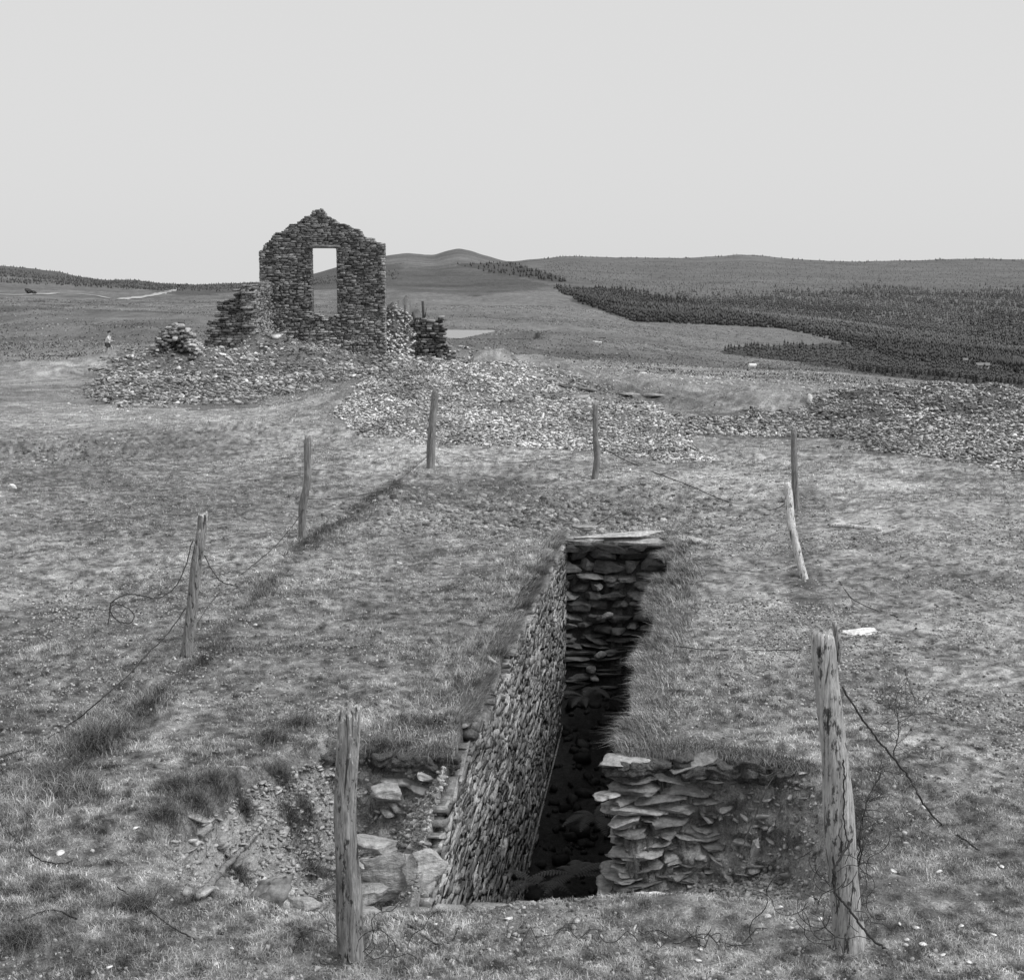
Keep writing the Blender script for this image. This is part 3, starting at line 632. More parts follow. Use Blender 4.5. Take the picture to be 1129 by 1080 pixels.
# far end wall of rounder, darker stones
r = np.random.default_rng(31); parts = []; z = -2.25; k = 0
while z < -.10:
    h = r.uniform(.09, .19) if z > -1.2 else r.uniform(.05, .10); a = .56 + r.uniform(-.1, 0)
    while a < 2.02:
        l = r.uniform(.16, .40) if z > -1.2 else r.uniform(.25, .6)
        parts.append(rock((a + l / 2, 17.86 + r.normal(0, .015), min(z + h / 2 + r.normal(0, .01), -.13)), (l * .53, .11, h * .55), 400 + k, Euler((r.normal(0, .05), r.normal(0, .10), r.normal(0, .08))), True, 12, .0)); a += l * .97; k += 1
    z += h * .93
we = empty('pit_end_wall', (1.27, 17.9, -1.2)); tag(we, 'dark far end wall of the pit built of rounded boulders', 'wall')
V, FS = merge(parts); mesh_obj('boulder_facing', V - np.array(we.location), FS, M_pit_stone, we)
V, FS = blocks(np.array([[1.28, 18.0, -1.3]]), np.array([[.85, 0, 0.]]), np.array([[0, 0, 1.2]]), np.array([[0, -.10, 0.]]), .0, 1, 3); mesh_obj('backing', V - np.array(we.location), FS, M_core, we)
for (u, v, s, m) in [(663, 721, .085, M_slate_pale), (670, 678, .07, M_slate_pale), (652, 738, .07, M_slate_pale), (655, 748, .06, M_slate_mid)]:
    p = aty(u, v, 17.72); V, FS = rock(p - we.location, (s, .06, s * .8), int(u), None, False); mesh_obj('pale_stone', V, FS, m, we)
# slate lintel slabs over the end wall
ls = empty('lintel_slab', (1.35, 17.72, .02)); tag(ls, 'long thin pale slate slabs laid as a ledge across the far end of the pit', 'ledge')
for (xc, hw, zc, sd_) in [(.98, .44, .0, 1), (1.62, .46, -.015, 2), (1.25, .5, .035, 3), (2.02, .26, .005, 4)]:
    V, FS = rock((xc - 1.35, r.uniform(-.03, .03), zc), (hw * 1.15, .15, .018), 500 + sd_, Euler((.06, r.normal(0, .02), r.normal(0, .05))), True, 12, .02); mesh_obj('slab', V, FS, M_slate_pale, ls)
V, FS = rock((0, 0, 0), (.15, .09, .055), 511, None, True); o = mesh_obj('block', V, FS, M_pit_stone); o.location = (.88, 17.85, .12); tag(o, 'small dark square block lying on the slate ledge at the head of the pit', 'block')

# stone revetment exposed in the right face of the cross trench
rev = empty('stone_revetment', (1.0, 9.45, -1.0)); tag(rev, 'broken end of rough stone walling showing under the turf right of the pit', 'wall')
r = np.random.default_rng(41); z = -1.06; k = 0; S1 = []; S2 = []
while z < -.08:
    h = r.uniform(.045, .12) if r.uniform() < .7 else r.uniform(.02, .04); a = .645 + r.normal(0, .015) - (.05 if k % 5 == 3 else 0); row_end = .645 + r.uniform(.50, .80)
    while a < row_end:
        l = max(r.uniform(.12, .42), h * 2.2); far = (a - .645) / .8
        q = rock((a + l / 2 - 1.0, 9.46 - 9.45 + r.normal(0, .025) + far * .07, z + h / 2 + 1.0), (l * .55, .17, h * .56), 600 + k, Euler((r.normal(.08, .10), r.normal(-.06, .13), r.normal(0, .25))), True, 13, .14)
        (S1 if r.uniform() < .35 else S2).append(q); a += l * .95; k += 1
    z += h * .96
mesh_obj('slab_courses', *merge(S2), M_slate_mid, rev); mesh_obj('pale_slab_courses', *merge(S1), M_slate_pale, rev)

# individual slabs in the left part of the trench
def slab_px(u, v, y, size, e, seed, m, label, cat='slab', group=None, name='slab'):
    p = aty(u, v, y); V, FS = rock((0, 0, 0), size, seed, Euler(e), True, 11, .1); o = mesh_obj(name, V, FS, m); o.location = p; tag(o, label, cat, group); return o
slab_px(437, 966, 8.55, (.22, .09, .19), (-.35, .15, .1), 701, M_slate_mid, 'large triangular slate slab leaning upright at the foot of the long pit wall')
slab_px(468, 955, 8.5, (.13, .035, .13), (-.5, -.5, .3), 718, M_slate_pale, 'smooth pale slab propped between the triangular slab and the pit wall')
slab_px(482, 894, 9.12, (.085, .08, .035), (.1, .12, .1), 703, M_white_stone, 'bright white oblong stone jutting from the bank beside the long pit wall', 'stone', name='stone')
slab_px(415, 931, 8.9, (.13, .12, .045), (.1, .1, .2), 704, M_slate_mid, 'flat dark slab projecting right of the left gatepost-like stake at knee height')['label'] = 'flat slab just right of the near left post, above the triangular slab'
slab_px(412, 958, 8.75, (.13, .12, .05), (.1, -.15, .1), 705, M_slate_pale, 'pale slab peeping out low on the right of the near left post')
slab_px(410, 985, 8.45, (.14, .12, .05), (.2, -.2, .2), 706, M_slate_mid, 'lowest slab beside the near left post, half buried in gravel')
slab_px(428, 872, 9.42, (.11, .07, .08), (-.2, .1, .1), 707, M_slate_mid, 'grey five sided stone set in the bank right of the near left post')
slab_px(474, 852, 9.5, (.16, .10, .045), (.1, .35, .2), 708, M_slate_dark, 'dark slab sloping down to the right under the turf by the pit wall')
slab_px(462, 868, 9.5, (.15, .10, .04), (.1, .3, -.2), 709, M_slate_dark, 'lower of the two dark slabs sloping under the turf by the pit wall')
slab_px(476, 935, 9.15, (.09, .08, .04), (.1, .2, .2), 710, M_slate_mid, 'small slab below the bright white stone, casting a dark gap')
slab_px(443, 857, 9.55, (.14, .1, .03), (.1, .1, .2), 711, M_slate_mid, 'thin slab just under the turf overhang left of the pit')
slab_px(262, 850, 9.1, (.09, .06, .055), (-.3, .1, .3), 712, M_slate_pale, 'pale pointed stone at the top of the eroded bank on the left', 'stone', name='stone')
slab_px(340, 846, 9.6, (.07, .05, .05), (-.3, .5, .3), 713, M_slate_pale, 'tilted pale stone near the turf edge, left of the near left post', 'stone', name='stone')
slab_px(302, 983, 8.2, (.14, .06, .12), (-.25, .0, .1), 715, M_pit_stone, 'dark squarish slab standing on edge at the bottom of the eroded bank')
slab_px(337, 998, 8.1, (.10, .09, .06), (.0, .0, .2), 716, M_slate_mid, 'smooth rounded stone in front of the dark hole in the bank', 'stone', name='stone')
slab_px(722, 990, 8.9, (.13, .07, .06), (.0, .05, .1), 717, M_white_stone, 'pale block at the bottom of the stone revetment near the grass', 'stone', name='stone')
slab_px(672, 875, 9.38, (.10, .10, .02), (.0, -.1, .1), 718, M_slate_pale, 'thin slab sticking out into the pit from the revetment')
slab_px(296, 1014, 7.7, (.09, .05, .015), (.1, .05, .1), 719, M_white_stone, 'flat pale sliver of slate on the gravel in front of the dark standing slab', 'stone', name='stone')
slab_px(833, 935, 9.15, (.03, .03, .09), (.2, .1, .1), 720, M_slate_pale, 'narrow upright stone in the soil face, left of the near right post', 'stone', name='stone')
slab_px(947, 697, 12.95, (.17, .12, .04), (.05, .0, .1), 721, M_white_stone, 'flat pale stone in the turf just right of the near right post top', 'stone', name='stone')
slab_px(440, 626, 16.2, (.05, .03, .09), (.0, .3, .1), 722, M_white_stone, 'small pale upright stone in the turf left of the pit', 'stone', name='stone')
slab_px(14, 536, 20.8, (.06, .05, .045), (.0, .2, .1), 723, M_white_stone, 'white stone in the dark hollow at the far left of the moor', 'stone', name='stone')
rs = np.random.default_rng(750)
for i in range(44):
    u = rs.uniform(205, 480); v = rs.uniform(845, 1000) if u > 250 else rs.uniform(900, 985)
    if 368 < u < 404: continue
    p = at(u, v); s_ = rs.uniform(.022, .07); V, FS = rock((0, 0, 0), (s_ * 1.3, s_, s_ * rs.uniform(.2, .45)), 1400 + i, Euler((rs.normal(-.3, .4), rs.normal(0, .4), rs.uniform(0, 6))), False, 12)
    o = mesh_obj('broken_slate', V, FS, M_slate_mid if i % 3 else M_slate_pale); o.location = p + Vector((0, -.02, .01)); tag(o, 'piece of broken slate lying in the collapsed bank left of the pit', 'stone', 'broken slates in the collapsed bank')
for i in range(34):
    u = rs.uniform(735, 888); v = rs.uniform(850, 968); p = at(u, v); s_ = rs.uniform(.018, .055); V, FS = rock((0, 0, 0), (s_ * 1.4, s_, s_ * rs.uniform(.2, .45)), 1500 + i, Euler((rs.normal(-.2, .4), rs.normal(0, .4), rs.uniform(0, 6))), False, 12)
    o = mesh_obj('broken_slate', V, FS, M_slate_mid if i % 3 else M_slate_pale); o.location = p + Vector((0, -.02, .01)); tag(o, 'piece of broken slate in the crumbling soil face right of the pit', 'stone', 'broken slates in the soil face right of the pit')
# stake beside the standing slab and stick leaning down the bank
def stick(name, pts, r0, r1, m, label, cat, n=8, jit=.006):
    P = smooth_path(pts, n, jit); q = len(P); tv, tf = tube(P, [r0 + (r1 - r0) * i / (q - 1) for i in range(q)], 7); o = mesh_obj(name, tv, tf, m, attrs={'hgt': np.linspace(0, 1, len(tv))}); tag(o, label, cat); return o
stick('stake', [aty(288, 998, 8.22), aty(289, 982, 8.24), aty(290, 968, 8.25)], .026, .022, M_wood_white, 'short pale wooden stake leaning on the dark standing slab', 'stake')
stick('branch', [at(217, 988, .03), at(238, 967, .07), at(258, 945, .10), at(280, 922, .10), at(293, 905, .07)], .02, .014, M_wood, 'weathered branch lying aslant down the eroded bank at the left', 'branch')
stick('plank', [at(915, 578, .03), at(940, 580, .03), at(972, 583, .03)], .03, .028, M_wood_white, 'bleached stick of wood lying on the moor right of the leaning rail', 'stick')
stick('plank', [Vector((slotL(y) + .10, y, z)) for y, z in ((13.2, -2.24), (15.2, -2.16), (17.2, -2.07))], .011, .010, M_wood, 'pale pole lying along the foot of the long slate wall in the pit', 'pole', 4, .001)
stick('branch', [at(648, 585, .02), at(668, 572, .15), at(690, 562, .12)], .012, .006, M_twig, 'thin dark twig in the hollow behind the slate ledge', 'twig')

# loose stones along the broken left edge of the pit
r = np.random.default_rng(61)
for i in range(34):
    y = r.uniform(9.7, 14.5); s = r.uniform(.02, .05); V, FS = rock((0, 0, 0), (s * 1.3, s, s * .45), 800 + i, Euler((r.normal(0, .3), r.normal(0, .3), r.uniform(0, 6))), False)
    o = mesh_obj('loose_stone', V, FS, M_slate_mid); o.location = (slotL(y) - .03 + r.normal(0, .03), y, .02 + r.normal(0, .015)); tag(o, 'small loose slate on the ragged turf edge above the long pit wall', 'stone', 'loose slates on the left edge of the pit')
# rubble on the pit floor
n = 500; y = r.uniform(7.6, 17.7, n); x = slotL(y) + .1 + r.uniform(0, 1, n) * (slotR(y) - slotL(y) - .2); sz = .03 * 5 ** (r.uniform(0, 1, n) ** 2); z = Z(x, y)
A, B, D = rotated_axes(n, np.stack([sz, sz * .7, sz * .35], 1), .4, r); V, FS = shards(np.stack([x, y, z + .02], 1), A, B, D, 108)
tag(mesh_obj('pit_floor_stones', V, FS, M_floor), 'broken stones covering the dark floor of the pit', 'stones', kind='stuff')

# ------------------------------------------------------------------ gravel and stony soil
def chips(name, x, y, z, smin, smax, m, label, seed, cat='gravel', flat_=.4, tilt=.4, pw=2.5):
    r = np.random.default_rng(seed); n = len(x); sz = smin * (smax / smin) ** (r.uniform(0, 1, n) ** pw)
    A, B, D = rotated_axes(n, np.stack([sz, sz * r.uniform(.55, .95, n), sz * flat_ * r.uniform(.6, 1.4, n)], 1), tilt, r)
    V, FS = shards(np.stack([x, y, z + sz * .1], 1), A, B, D, seed); tag(mesh_obj(name, V, FS, m), label, cat, kind='stuff')
sel = (GY > 7.3) & (GY < yf(GX) + .03) & (GX > -2.1) & (GX < 1.9) & (GZ < -.05) & (GZ > -1.15)
iy, ix = np.where(sel); pk = rng.choice(len(iy), 34000); X = GX[iy[pk], ix[pk]] + rng.normal(0, .006, 34000); Y = GY2[iy[pk], ix[pk]] + rng.normal(0, .006, 34000); ZZ = GZ[iy[pk], ix[pk]]
lft = X < -.5; keep = lft | (rng.uniform(0, 1, 34000) < .6)
chips('trench_gravel', X[keep], Y[keep], ZZ[keep], .003, .034, M_soil, 'stony soil and small slate in the cut bank of the trench', 110, flat_=.22, tilt=.6)
def turf_xy(n, seed, y0, y1, half=.50, pw=-1.0):
    r = np.random.default_rng(seed); t = r.uniform(0, 1, n)
    y = (y0 ** pw + t * (y1 ** pw - y0 ** pw)) ** (1 / pw) if pw else y0 * (y1 / y0) ** t
    x = r.uniform(-half, half, n) * y; return x, y, r
def offpit(x, y, mg=.0): 
    z = Z(x, y); return z, ~((x > slotL(y) - mg) & (x < slotR(y) + mg) & (y > 7.3) & (y < 17.9))
x, y, r = turf_xy(980000, 71, 6.2, 60, .50, 0); z, ok = offpit(x, y, .02); u, v = uv_of(x, y, z)
gm = np.where(inpoly(u, v, GRAV[0]), 1.0, np.where(inpoly(u, v, GRAV[1]), .9, .36)) * np.clip(y / 14, .35, 1) * np.clip(.5 + 1.5 * fbm(x * .8, y * .8, 72, 3), .1, 1.3)
k = ok & (r.uniform(0, 1, len(x)) < gm * .95); chips('turf_gravel', x[k], y[k], z[k], .004, .018, M_gravel, 'small pale gravel scattered through the short turf', 111, flat_=.5, pw=2)
# bigger single stones here and there in the foreground turf
r = np.random.default_rng(77)
spots = [(860, 1000), (872, 1022), (905, 1012), (1000, 1035), (1018, 1040), (1040, 1052), (1068, 1060), (992, 1018), (1010, 1022), (950, 1030), (770, 1058), (772, 1046), (585, 1068), (255, 1045), (238, 1062), (560, 1012), (480, 1018), (66, 940), (150, 912), (120, 1066), (845, 1010), (1095, 1030), (1035, 960), (1060, 1020), (1020, 890), (1105, 955), (985, 960), (700, 1022), (150, 688), (155, 700), (190, 665), (470, 905), (430, 1000)]
for i, (u, v) in enumerate(spots):
    p = at(u, v, .01); s = r.uniform(.009, .02); V, FS = rock((0, 0, 0), (s * 1.3, s, s * .6), 900 + i, Euler((r.normal(0, .3), r.normal(0, .3), r.uniform(0, 6))), False)
    o = mesh_obj('pebble', V, FS, M_white_stone); o.location = p; tag(o, 'small whitish pebble lying loose in the foreground turf', 'stone', 'whitish pebbles in the turf')
# earthy stones in the hollow beyond the pit
x = r.normal(.5, 1.3, 5000); y = r.normal(20.0, 1.2, 5000); k = y > 18.2; x, y = x[k], y[k]
chips('hollow_stones', x, y, Z(x, y), .012, .07, M_slate_wall, 'dark earthy stones in the hollow behind the head of the pit', 112)
x = r.normal(-8.6, 1.0, 700); y = r.normal(27.5, 1.0, 700); chips('hollow_stones', x, y, Z(x, y), .015, .06, M_slate_wall, 'dark stones in the hollow at the far left of the moor', 113)
# ------------------------------------------------------------------ grass
def blades(name, x, y, z, ln, wd, lean, tone, seed, label, m=None, ldir=None, cat='grass'):
    r = np.random.default_rng(seed); n = len(x); a = r.uniform(0, 2 * np.pi, n)
    s = np.stack([np.cos(a), np.sin(a), 0 * a], 1) * wd[:, None] / 2
    if ldir is None: b = r.uniform(0, 2 * np.pi, n); d = np.stack([np.cos(b), np.sin(b), 0 * b], 1)
    else: d = ldir + r.normal(0, .35, (n, 3)) * np.array([1, 1, .4]);
    P = np.stack([x, y, z - .004], 1); up = np.array([0, 0, 1.0]); le = (lean * r.uniform(.3, 1.5, n))[:, None]; L = ln[:, None]
    mid = P + L * (.5 * up + .28 * le * d); tip = P + L * ((1 - .35 * np.minimum(le, 1.6)) * up + 1.0 * le * d)
    V = np.stack([P - s, P + s, mid + s * .8, mid - s * .8, tip], 1).reshape(-1, 3); base = (np.arange(n) * 5)[:, None]
    o = mesh_obj(name, V, [base + np.array([[0, 1, 2, 3]]), base + np.array([[3, 2, 4]])], m or M_grass, attrs={'tone': np.repeat(tone, 5)})
    return tag(o, label, cat, kind='stuff')
def turf(n, seed, y0, y1, l0, w0, pw=-1.0, gmul=1.0, half=.50):
    x, y, r = turf_xy(n, seed, y0, y1, half, pw); z, ok = offpit(x, y, -.02)
    u, v = uv_of(x, y, z); tr = (y > 7.3) & (y < yf(x) - .02) & (x > -2.1) & (x < 1.95) & (z < -.07)
    cl = fbm(x * 2.2, y * 2.2, 73, 4); cl2 = fbm(x * 9, y * 9, 74, 3)
    bare = np.where(inpoly(u, v, GRAV[0]) | inpoly(u, v, GRAV[1]), -.05, .75) + cl * .7 + cl2 * 1.0
    slope_ = tr & (x > -1.0) & (y < 8.4); bare = np.where(tr & ~slope_, .06, bare)
    for P in (RUB1, RUB2, RUB3): bare = np.where(inpoly(u, v, P), .06, bare)
    bare = bare * (1 - .9 * sst(60, 130, y))
    k = ok & (r.uniform(0, 1, n) < bare * gmul); x, y, z, u, v = x[k], y[k], z[k], u[k], v[k]
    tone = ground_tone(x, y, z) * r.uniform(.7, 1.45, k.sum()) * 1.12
    dk = segd(u, v, FENCE_L) / np.interp(v, [480, 900], [7, 22]); tall = 1 + 1.6 * np.exp(-dk ** 2) * np.clip(.4 + 1.5 * cl[k], 0, 1.3) + 1.3 * np.exp(-(segd(u, v, [(590, 620), (560, 700), (480, 800), (440, 820)]) / 45) ** 2) + 1.5 * np.exp(-(segd(u, v, [(735, 610), (715, 700), (690, 780)]) / 32) ** 2) \
        + 1.8 * np.exp(-(segd(u, v, [(20, 880), (80, 850), (100, 820)]) / 28) ** 2)
    ln = l0 * r.uniform(.5, 1.4, k.sum()) * tall * (1 + .7 * cl[k]); return x, y, z, ln, w0 * (y / 8) * r.uniform(.7, 1.3, k.sum()), .9 + 0 * x, tone
blades('grass', *turf(560000, 201, 5.9, 12.5, .026, .0030), 201, 'short tufted moorland grass around the pit in the foreground')
blades('grass', *turf(480000, 202, 12.0, 26, .022, .0026, 0), 202, 'short cropped moorland grass in the fenced middle ground')
blades('grass', *turf(300000, 203, 25, 135, .032, .0028, 0), 203, 'thin moorland grass on the far side of the fence')
# turf fringes overhanging the pit and the trench lip
r = np.random.default_rng(210); n = 34000
yy = r.uniform(9.45, 17.85, n); side = r.uniform(0, 1, n) < .45
xx = np.where(side, slotL(yy) + .035 - np.abs(r.normal(0, .07, n)), slotR(yy) + .03 + np.abs(r.normal(0, .12, n)) - .10 * (vnoise(yy * 2.2, yy * 0, 5) > .5) * 1.0)
ld = np.stack([np.where(side, 1.0, -1.0), 0 * xx, -.25 + 0 * xx], 1)
tone = .145 * r.uniform(.5, 1.6, n) * (1 + .9 * fbm(xx * 5, yy * 5, 64, 3))
lnn = np.where(side, .095, .060 + .05 * (vnoise(xx * 3, yy * 3, 63) > .6)) * r.uniform(.5, 1.5, n); keep = ~side | (vnoise(yy * 3, yy * 0, 9) > .45)
blades('grass_fringe', xx[keep], yy[keep], (0.02 + 0 * xx)[keep], lnn[keep], (.0034 * yy / 9)[keep], .8 + 0 * xx[keep], tone[keep] * 1.15, 211, 'longer grass hanging over both edges of the pit', ldir=ld[keep])
n = 30000; xx = r.uniform(-2.0, 1.95, n); ed = yf(xx) + fbm(xx * 2.5, xx * 0 + 3, 31, 3) * .10; yy = ed + .05 + np.abs(r.normal(0, .10, n)) - .10 * (vnoise(xx * 3, xx * 0, 4))
ok = ~((xx > slotL(yy)) & (xx < slotR(yy))) & (vnoise(xx * 4, xx * 0 + 2, 14) > .15) & ((xx > -1.25) | (vnoise(xx * 5, xx * 0 + 5, 17) > .5))
xx, yy = xx[ok], yy[ok]; n = len(xx); ld = np.stack([0 * xx, -1.0 + 0 * xx, -.5 + 0 * xx], 1)
blades('grass_fringe', xx, yy, .01 + 0 * xx, .055 * r.uniform(.5, 1.6, n), .0032 + 0 * xx, 1.0 + 0 * xx, .15 * r.uniform(.6, 1.5, n), 212, 'ragged turf overhanging the lip of the cross trench', ldir=ld)
# sods of turf on the lip: a lumpy overhang with depth
r = np.random.default_rng(213)
def sods(xs, label, amp=.05):
    parts = []
    for i, (x, y, w) in enumerate(xs):
        parts.append(rock((x, y, -.05 + r.normal(0, .012)), (w, .13, .055 + r.uniform(0, .02)), 1200 + i, Euler((r.normal(-.1, .1), r.normal(0, .08), r.normal(0, .2))), True, 5, .3))
    V, FS = merge(parts); V[:, 1] += fbm(V[:, 0] * 12, V[:, 2] * 12, 88, 3) * .04; V[:, 2] += fbm(V[:, 0] * 14, V[:, 1] * 14, 89, 3) * .03
    tag(mesh_obj('turf_overhang', V, FS, M_sod), label, 'turf', kind='stuff')
def b_sod(t, b):
    p = pos(t); n1 = noise(t, 30, 8, .75, p); n2 = noise(t, 90, 4, .7, p)
    t.links.new(mth(t, 'MULTIPLY', rmap(t, n1, .3, .7, .05, .2), rmap(t, n2, .3, .7, .5, 1.5)), b.inputs['Base Color']); bump(t, b, mth(t, 'ADD', n1, n2), 1, .03)
M_sod = mat('earthy_sod', b_sod)
sods([(x, float(yf(x)) + .0 + r.normal(0, .03), r.uniform(.08, .14)) for x in np.arange(.72, 1.9, .10)], 'lumpy earthy turf overhanging the trench right of the pit')
sods([(x, float(yf(x)) - .02 + r.normal(0, .03), r.uniform(.07, .13)) for x in np.arange(-1.25, -.42, .10)], 'lumpy earthy turf overhanging the trench left of the pit')

# ------------------------------------------------------------------ fence posts
def post(base, top, rad, seed, m, label, group, rt=.92, bend=0.0, flare=1.05, wob=.5):
    r = np.random.default_rng(seed); base = Vector(base); top = Vector(top); nr, ns = 60, 40; V = []; hg = []
    ax = (top - base); Lh = ax.length; b0 = base - ax.normalized() * .06
    for i in range(nr + 1):
        t = i / nr; c = b0.lerp(top, t) + Vector((bend * math.sin(t * math.pi), 0, 0)) + Vector((wob * rad * (float(vnoise(t * 3.3, seed * 1.7, 3)) - .5), 0, 0))
        R_ = rad * (flare + (rt - flare) * t) * (1 + .16 * (vnoise(t * 4.5, seed, 2) - .5))
        for k in range(ns):
            w = 2 * math.pi * k / ns; g = 1 + .10 * (float(vnoise(math.cos(w) * 2.2 + 9, math.sin(w) * 2.2 + t * .8 + seed)) - .5) * 2 - .06 * max(0, float(vnoise(w * 5 / math.pi, t * 2.5 + seed, 7)) - .62) * 4 + .06 * (float(vnoise(math.cos(w) * 3 + seed, t * 14 + math.sin(w) * 3, 8)) - .5)
            zt = 0
            if i >= nr - 3: zt = -(1 - (nr - i) / 4) * 0 + (i == nr) * (.9 * rad * (float(vnoise(math.cos(w) * 2, math.sin(w) * 2 + seed, 12)) - .6)); g *= (1 - .05 * (i - nr + 3))
            V.append((c.x + R_ * g * math.cos(w), c.y + R_ * g * math.sin(w), c.z + zt)); hg.append(t)
    V.append((top.x, top.y, top.z - rad * .15)); hg.append(1)
    n = nr + 1; Fq = np.array([[i * ns + k, i * ns + (k + 1) % ns, (i + 1) * ns + (k + 1) % ns, (i + 1) * ns + k] for i in range(n - 1) for k in range(ns)])
    Ft = np.array([[(n - 1) * ns + k, (n - 1) * ns + (k + 1) % ns, len(V) - 1] for k in range(ns)])
    V = np.array(V); loc = np.array(base); o = mesh_obj('fence_post', V - loc, [Fq, Ft], m, attrs={'hgt': np.array(hg) ** 3}, smooth=True); o.location = base
    return tag(o, label, 'fence post', group)
def px_post(ub, vb, ut, vt, rad, seed, m, label, **k):
    b = at(ub, vb); t = aty(ut, vt, b.y + k.pop('dy', 0)); return post(b, t, rad, seed, m, label, 'fence posts around the pit', **k)
p1 = px_post(389, 1056, 387, 778, .060, 1, M_wood, 'near left post, thick grey weathered stake with lichened top standing at the front', bend=-.022, rt=.84)
p8 = px_post(936, 1042, 908, 697, .066, 2, M_wood_pale, 'near right post, tallest and palest, leaning left with pitted bark', flare=1.25, rt=.86)
p2 = px_post(207, 724, 221, 565, .052, 3, M_wood, 'second post on the left, leaning right, with looped wire hanging from it', rt=.8, wob=1.4)
p3 = px_post(335, 593, 337, 481, .050, 4, M_wood_dark, 'third post on the left, thin and upright', rt=.8, wob=1.5)
p4 = px_post(475, 516, 479, 431, .068, 5, M_wood_dark, 'stout post at the far left corner of the enclosure in front of the stone tip')
p5 = px_post(655, 528, 658, 444, .052, 6, M_wood_dark, 'post at the far end straight behind the head of the pit', rt=.75, wob=1.8)
p6 = px_post(877, 560, 874, 473, .050, 7, M_wood_dark, 'thin upright post at the far right, behind the fallen rail', rt=.8)
p9 = px_post(926, 730, 919, 684, .022, 8, M_wood, 'short thin stump just behind the top of the near right post')
rl = post(at(887, 638), aty(868, 532, at(887, 638).y + .25), .042, 9, M_wood_white, 'bleached white leaning rail with flaking bark on the right', 'fence posts around the pit', rt=.95, bend=-.03); rl.name = 'leaning_rail'; rl['category'] = 'rail'; del rl['group']

# ------------------------------------------------------------------ wire
def wire(pts, label, rad=.0035, name='fence_wire', cat='wire', n=8, jit=.004):
    P = []
    for q in pts:
        if len(q) == 3 and q[2] > 3: P.append(aty(q[0], q[1], q[2]))
        else: P.append(at(q[0], q[1], q[2] if len(q) == 3 else .015))
    P = smooth_path(P, n, jit); rr = [rad * max(1, p.y / 9) for p in P]; tv, tf = tube(P, rr, 5); o = mesh_obj(name, tv, tf, M_wire); return tag(o, label, cat)
y2 = p2.location.y; y8 = p8.location.y; y3 = p3.location.y
wire([(225, 612, y2 - .05), (236, 632, y2 - .2), (246, 642, y2 - .3), (262, 646)], 'short wire drooping to the right from the second left post')
wire([(212, 596, y2), (203, 628, y2 - .1), (192, 648, y2 - .2), (176, 659, y2 - .3), (160, 657, y2 - .4), (143, 655, y2 - .5), (126, 661, y2 - .6), (121, 672, y2 - .6), (130, 684, y2 - .6), (143, 687, y2 - .6), (148, 678, y2 - .5), (139, 669, y2 - .4), (124, 667, y2 - .4), (119, 688, y2 - .5)], 'wire hanging from the second left post and curling into a loop in mid air', .0036)
wire([(203, 672, y2), (185, 698, y2 - .5), (165, 718, y2 - 1.0), (140, 745, y2 - 1.7), (112, 770, y2 - 2.2), (80, 796), (40, 820), (5, 832), (-60, 845)], 'long wire sagging from the second left post towards the bottom left', .004)
wire([(336, 560, y3), (322, 580, y3 - .5), (300, 605), (270, 630), (240, 655), (215, 690, y2 + .1)], 'wire slanting down between the second and third left posts', .0022)
wire([(338, 550, y3), (380, 548, y3 + 1.5), (430, 536), (474, 500, p4.location.y)], 'wire running low from the third left post to the stout corner post', .0018)
wire([(477, 495, p4.location.y), (560, 510), (656, 495, p5.location.y)], 'wire along the far end between the two posts behind the pit', .0014)
wire([(657, 490, p5.location.y), (700, 512), (760, 535), (800, 552), (850, 562), (876, 545, p6.location.y)], 'slack wire lying on the turf from the far post to the thin far right post', .0028)
wire([(928, 757, y8 - .06), (945, 785, y8 - .05), (962, 808, y8), (985, 835, y8 + .05), (1003, 858, y8 + .15), (1018, 885, y8 + .2), (1038, 908), (1058, 922), (1080, 937)], 'strong dark wire slanting from the near right post down to the grass', .0052)
wire([(930, 838, y8 - .07), (931, 860, y8 - .08), (930, 890, y8 - .08), (931, 912, y8 - .09), (936, 930, y8 - .1)], 'wire running straight down the right side of the near right post', .004)
wire([(858, 845, 9.3), (846, 868, 9.1), (832, 900, 9.0), (818, 935, 8.8), (808, 958, 8.5)], 'thin dark wire standing in front of the soil face right of the pit', .004)
wire([(870, 836, 9.4), (862, 842, 9.3), (850, 848, 9.2)], 'bit of wire poking from the turf lip on the right', .003)
wire([(0, 905), (20, 928), (40, 945), (62, 952), (80, 948)], 'wire lying in the grass at the left edge of the picture', .004)
wire([(20, 1015), (45, 1005), (62, 1003), (85, 1012)], 'short wire arching in the grass at the bottom left', .004)
wire([(130, 978), (165, 1003), (190, 1022), (215, 1035)], 'wire half buried in the gravel below the fallen branch', .004)
wire([(430, 1010), (455, 1022), (480, 1040), (500, 1035), (505, 1022)], 'wire curling in the grass right of the near left post', .004)
wire([(700, 700), (745, 712), (790, 716), (840, 717), (880, 716)], 'thin wire lying on the turf left of the near right post top', .003)
wire([(925, 640), (940, 660), (965, 672), (990, 680)], 'thin wire on the moor behind the near right post', .003)
r = random.Random(9)
def tangle(cx, cy, yy, wpx, hpx, n, label, rad=.0018, name='wire_netting'):
    root = empty(name, at(cx, cy + hpx * .5)); tag(root, label, 'wire netting')
    for i in range(n):
        u = cx + r.uniform(-.5, .5) * wpx; v = cy + r.uniform(-.5, .5) * hpx; pts = []; an = r.uniform(0, 6.28)
        for k in range(r.randint(4, 8)):
            q = aty(u, min(v, 1062), yy + r.uniform(-.1, .12)); g = float(Z(q.x, q.y)); q.z = max(q.z, g + .01); pts.append(q - root.location); an += r.choice((-1, 1)) * r.uniform(.3, 1.0); u += math.cos(an) * 13; v += math.sin(an) * 13
        tv, tf = tube(smooth_path(pts, 2), rad, 5); mesh_obj('strand', tv, tf, M_wire, root)
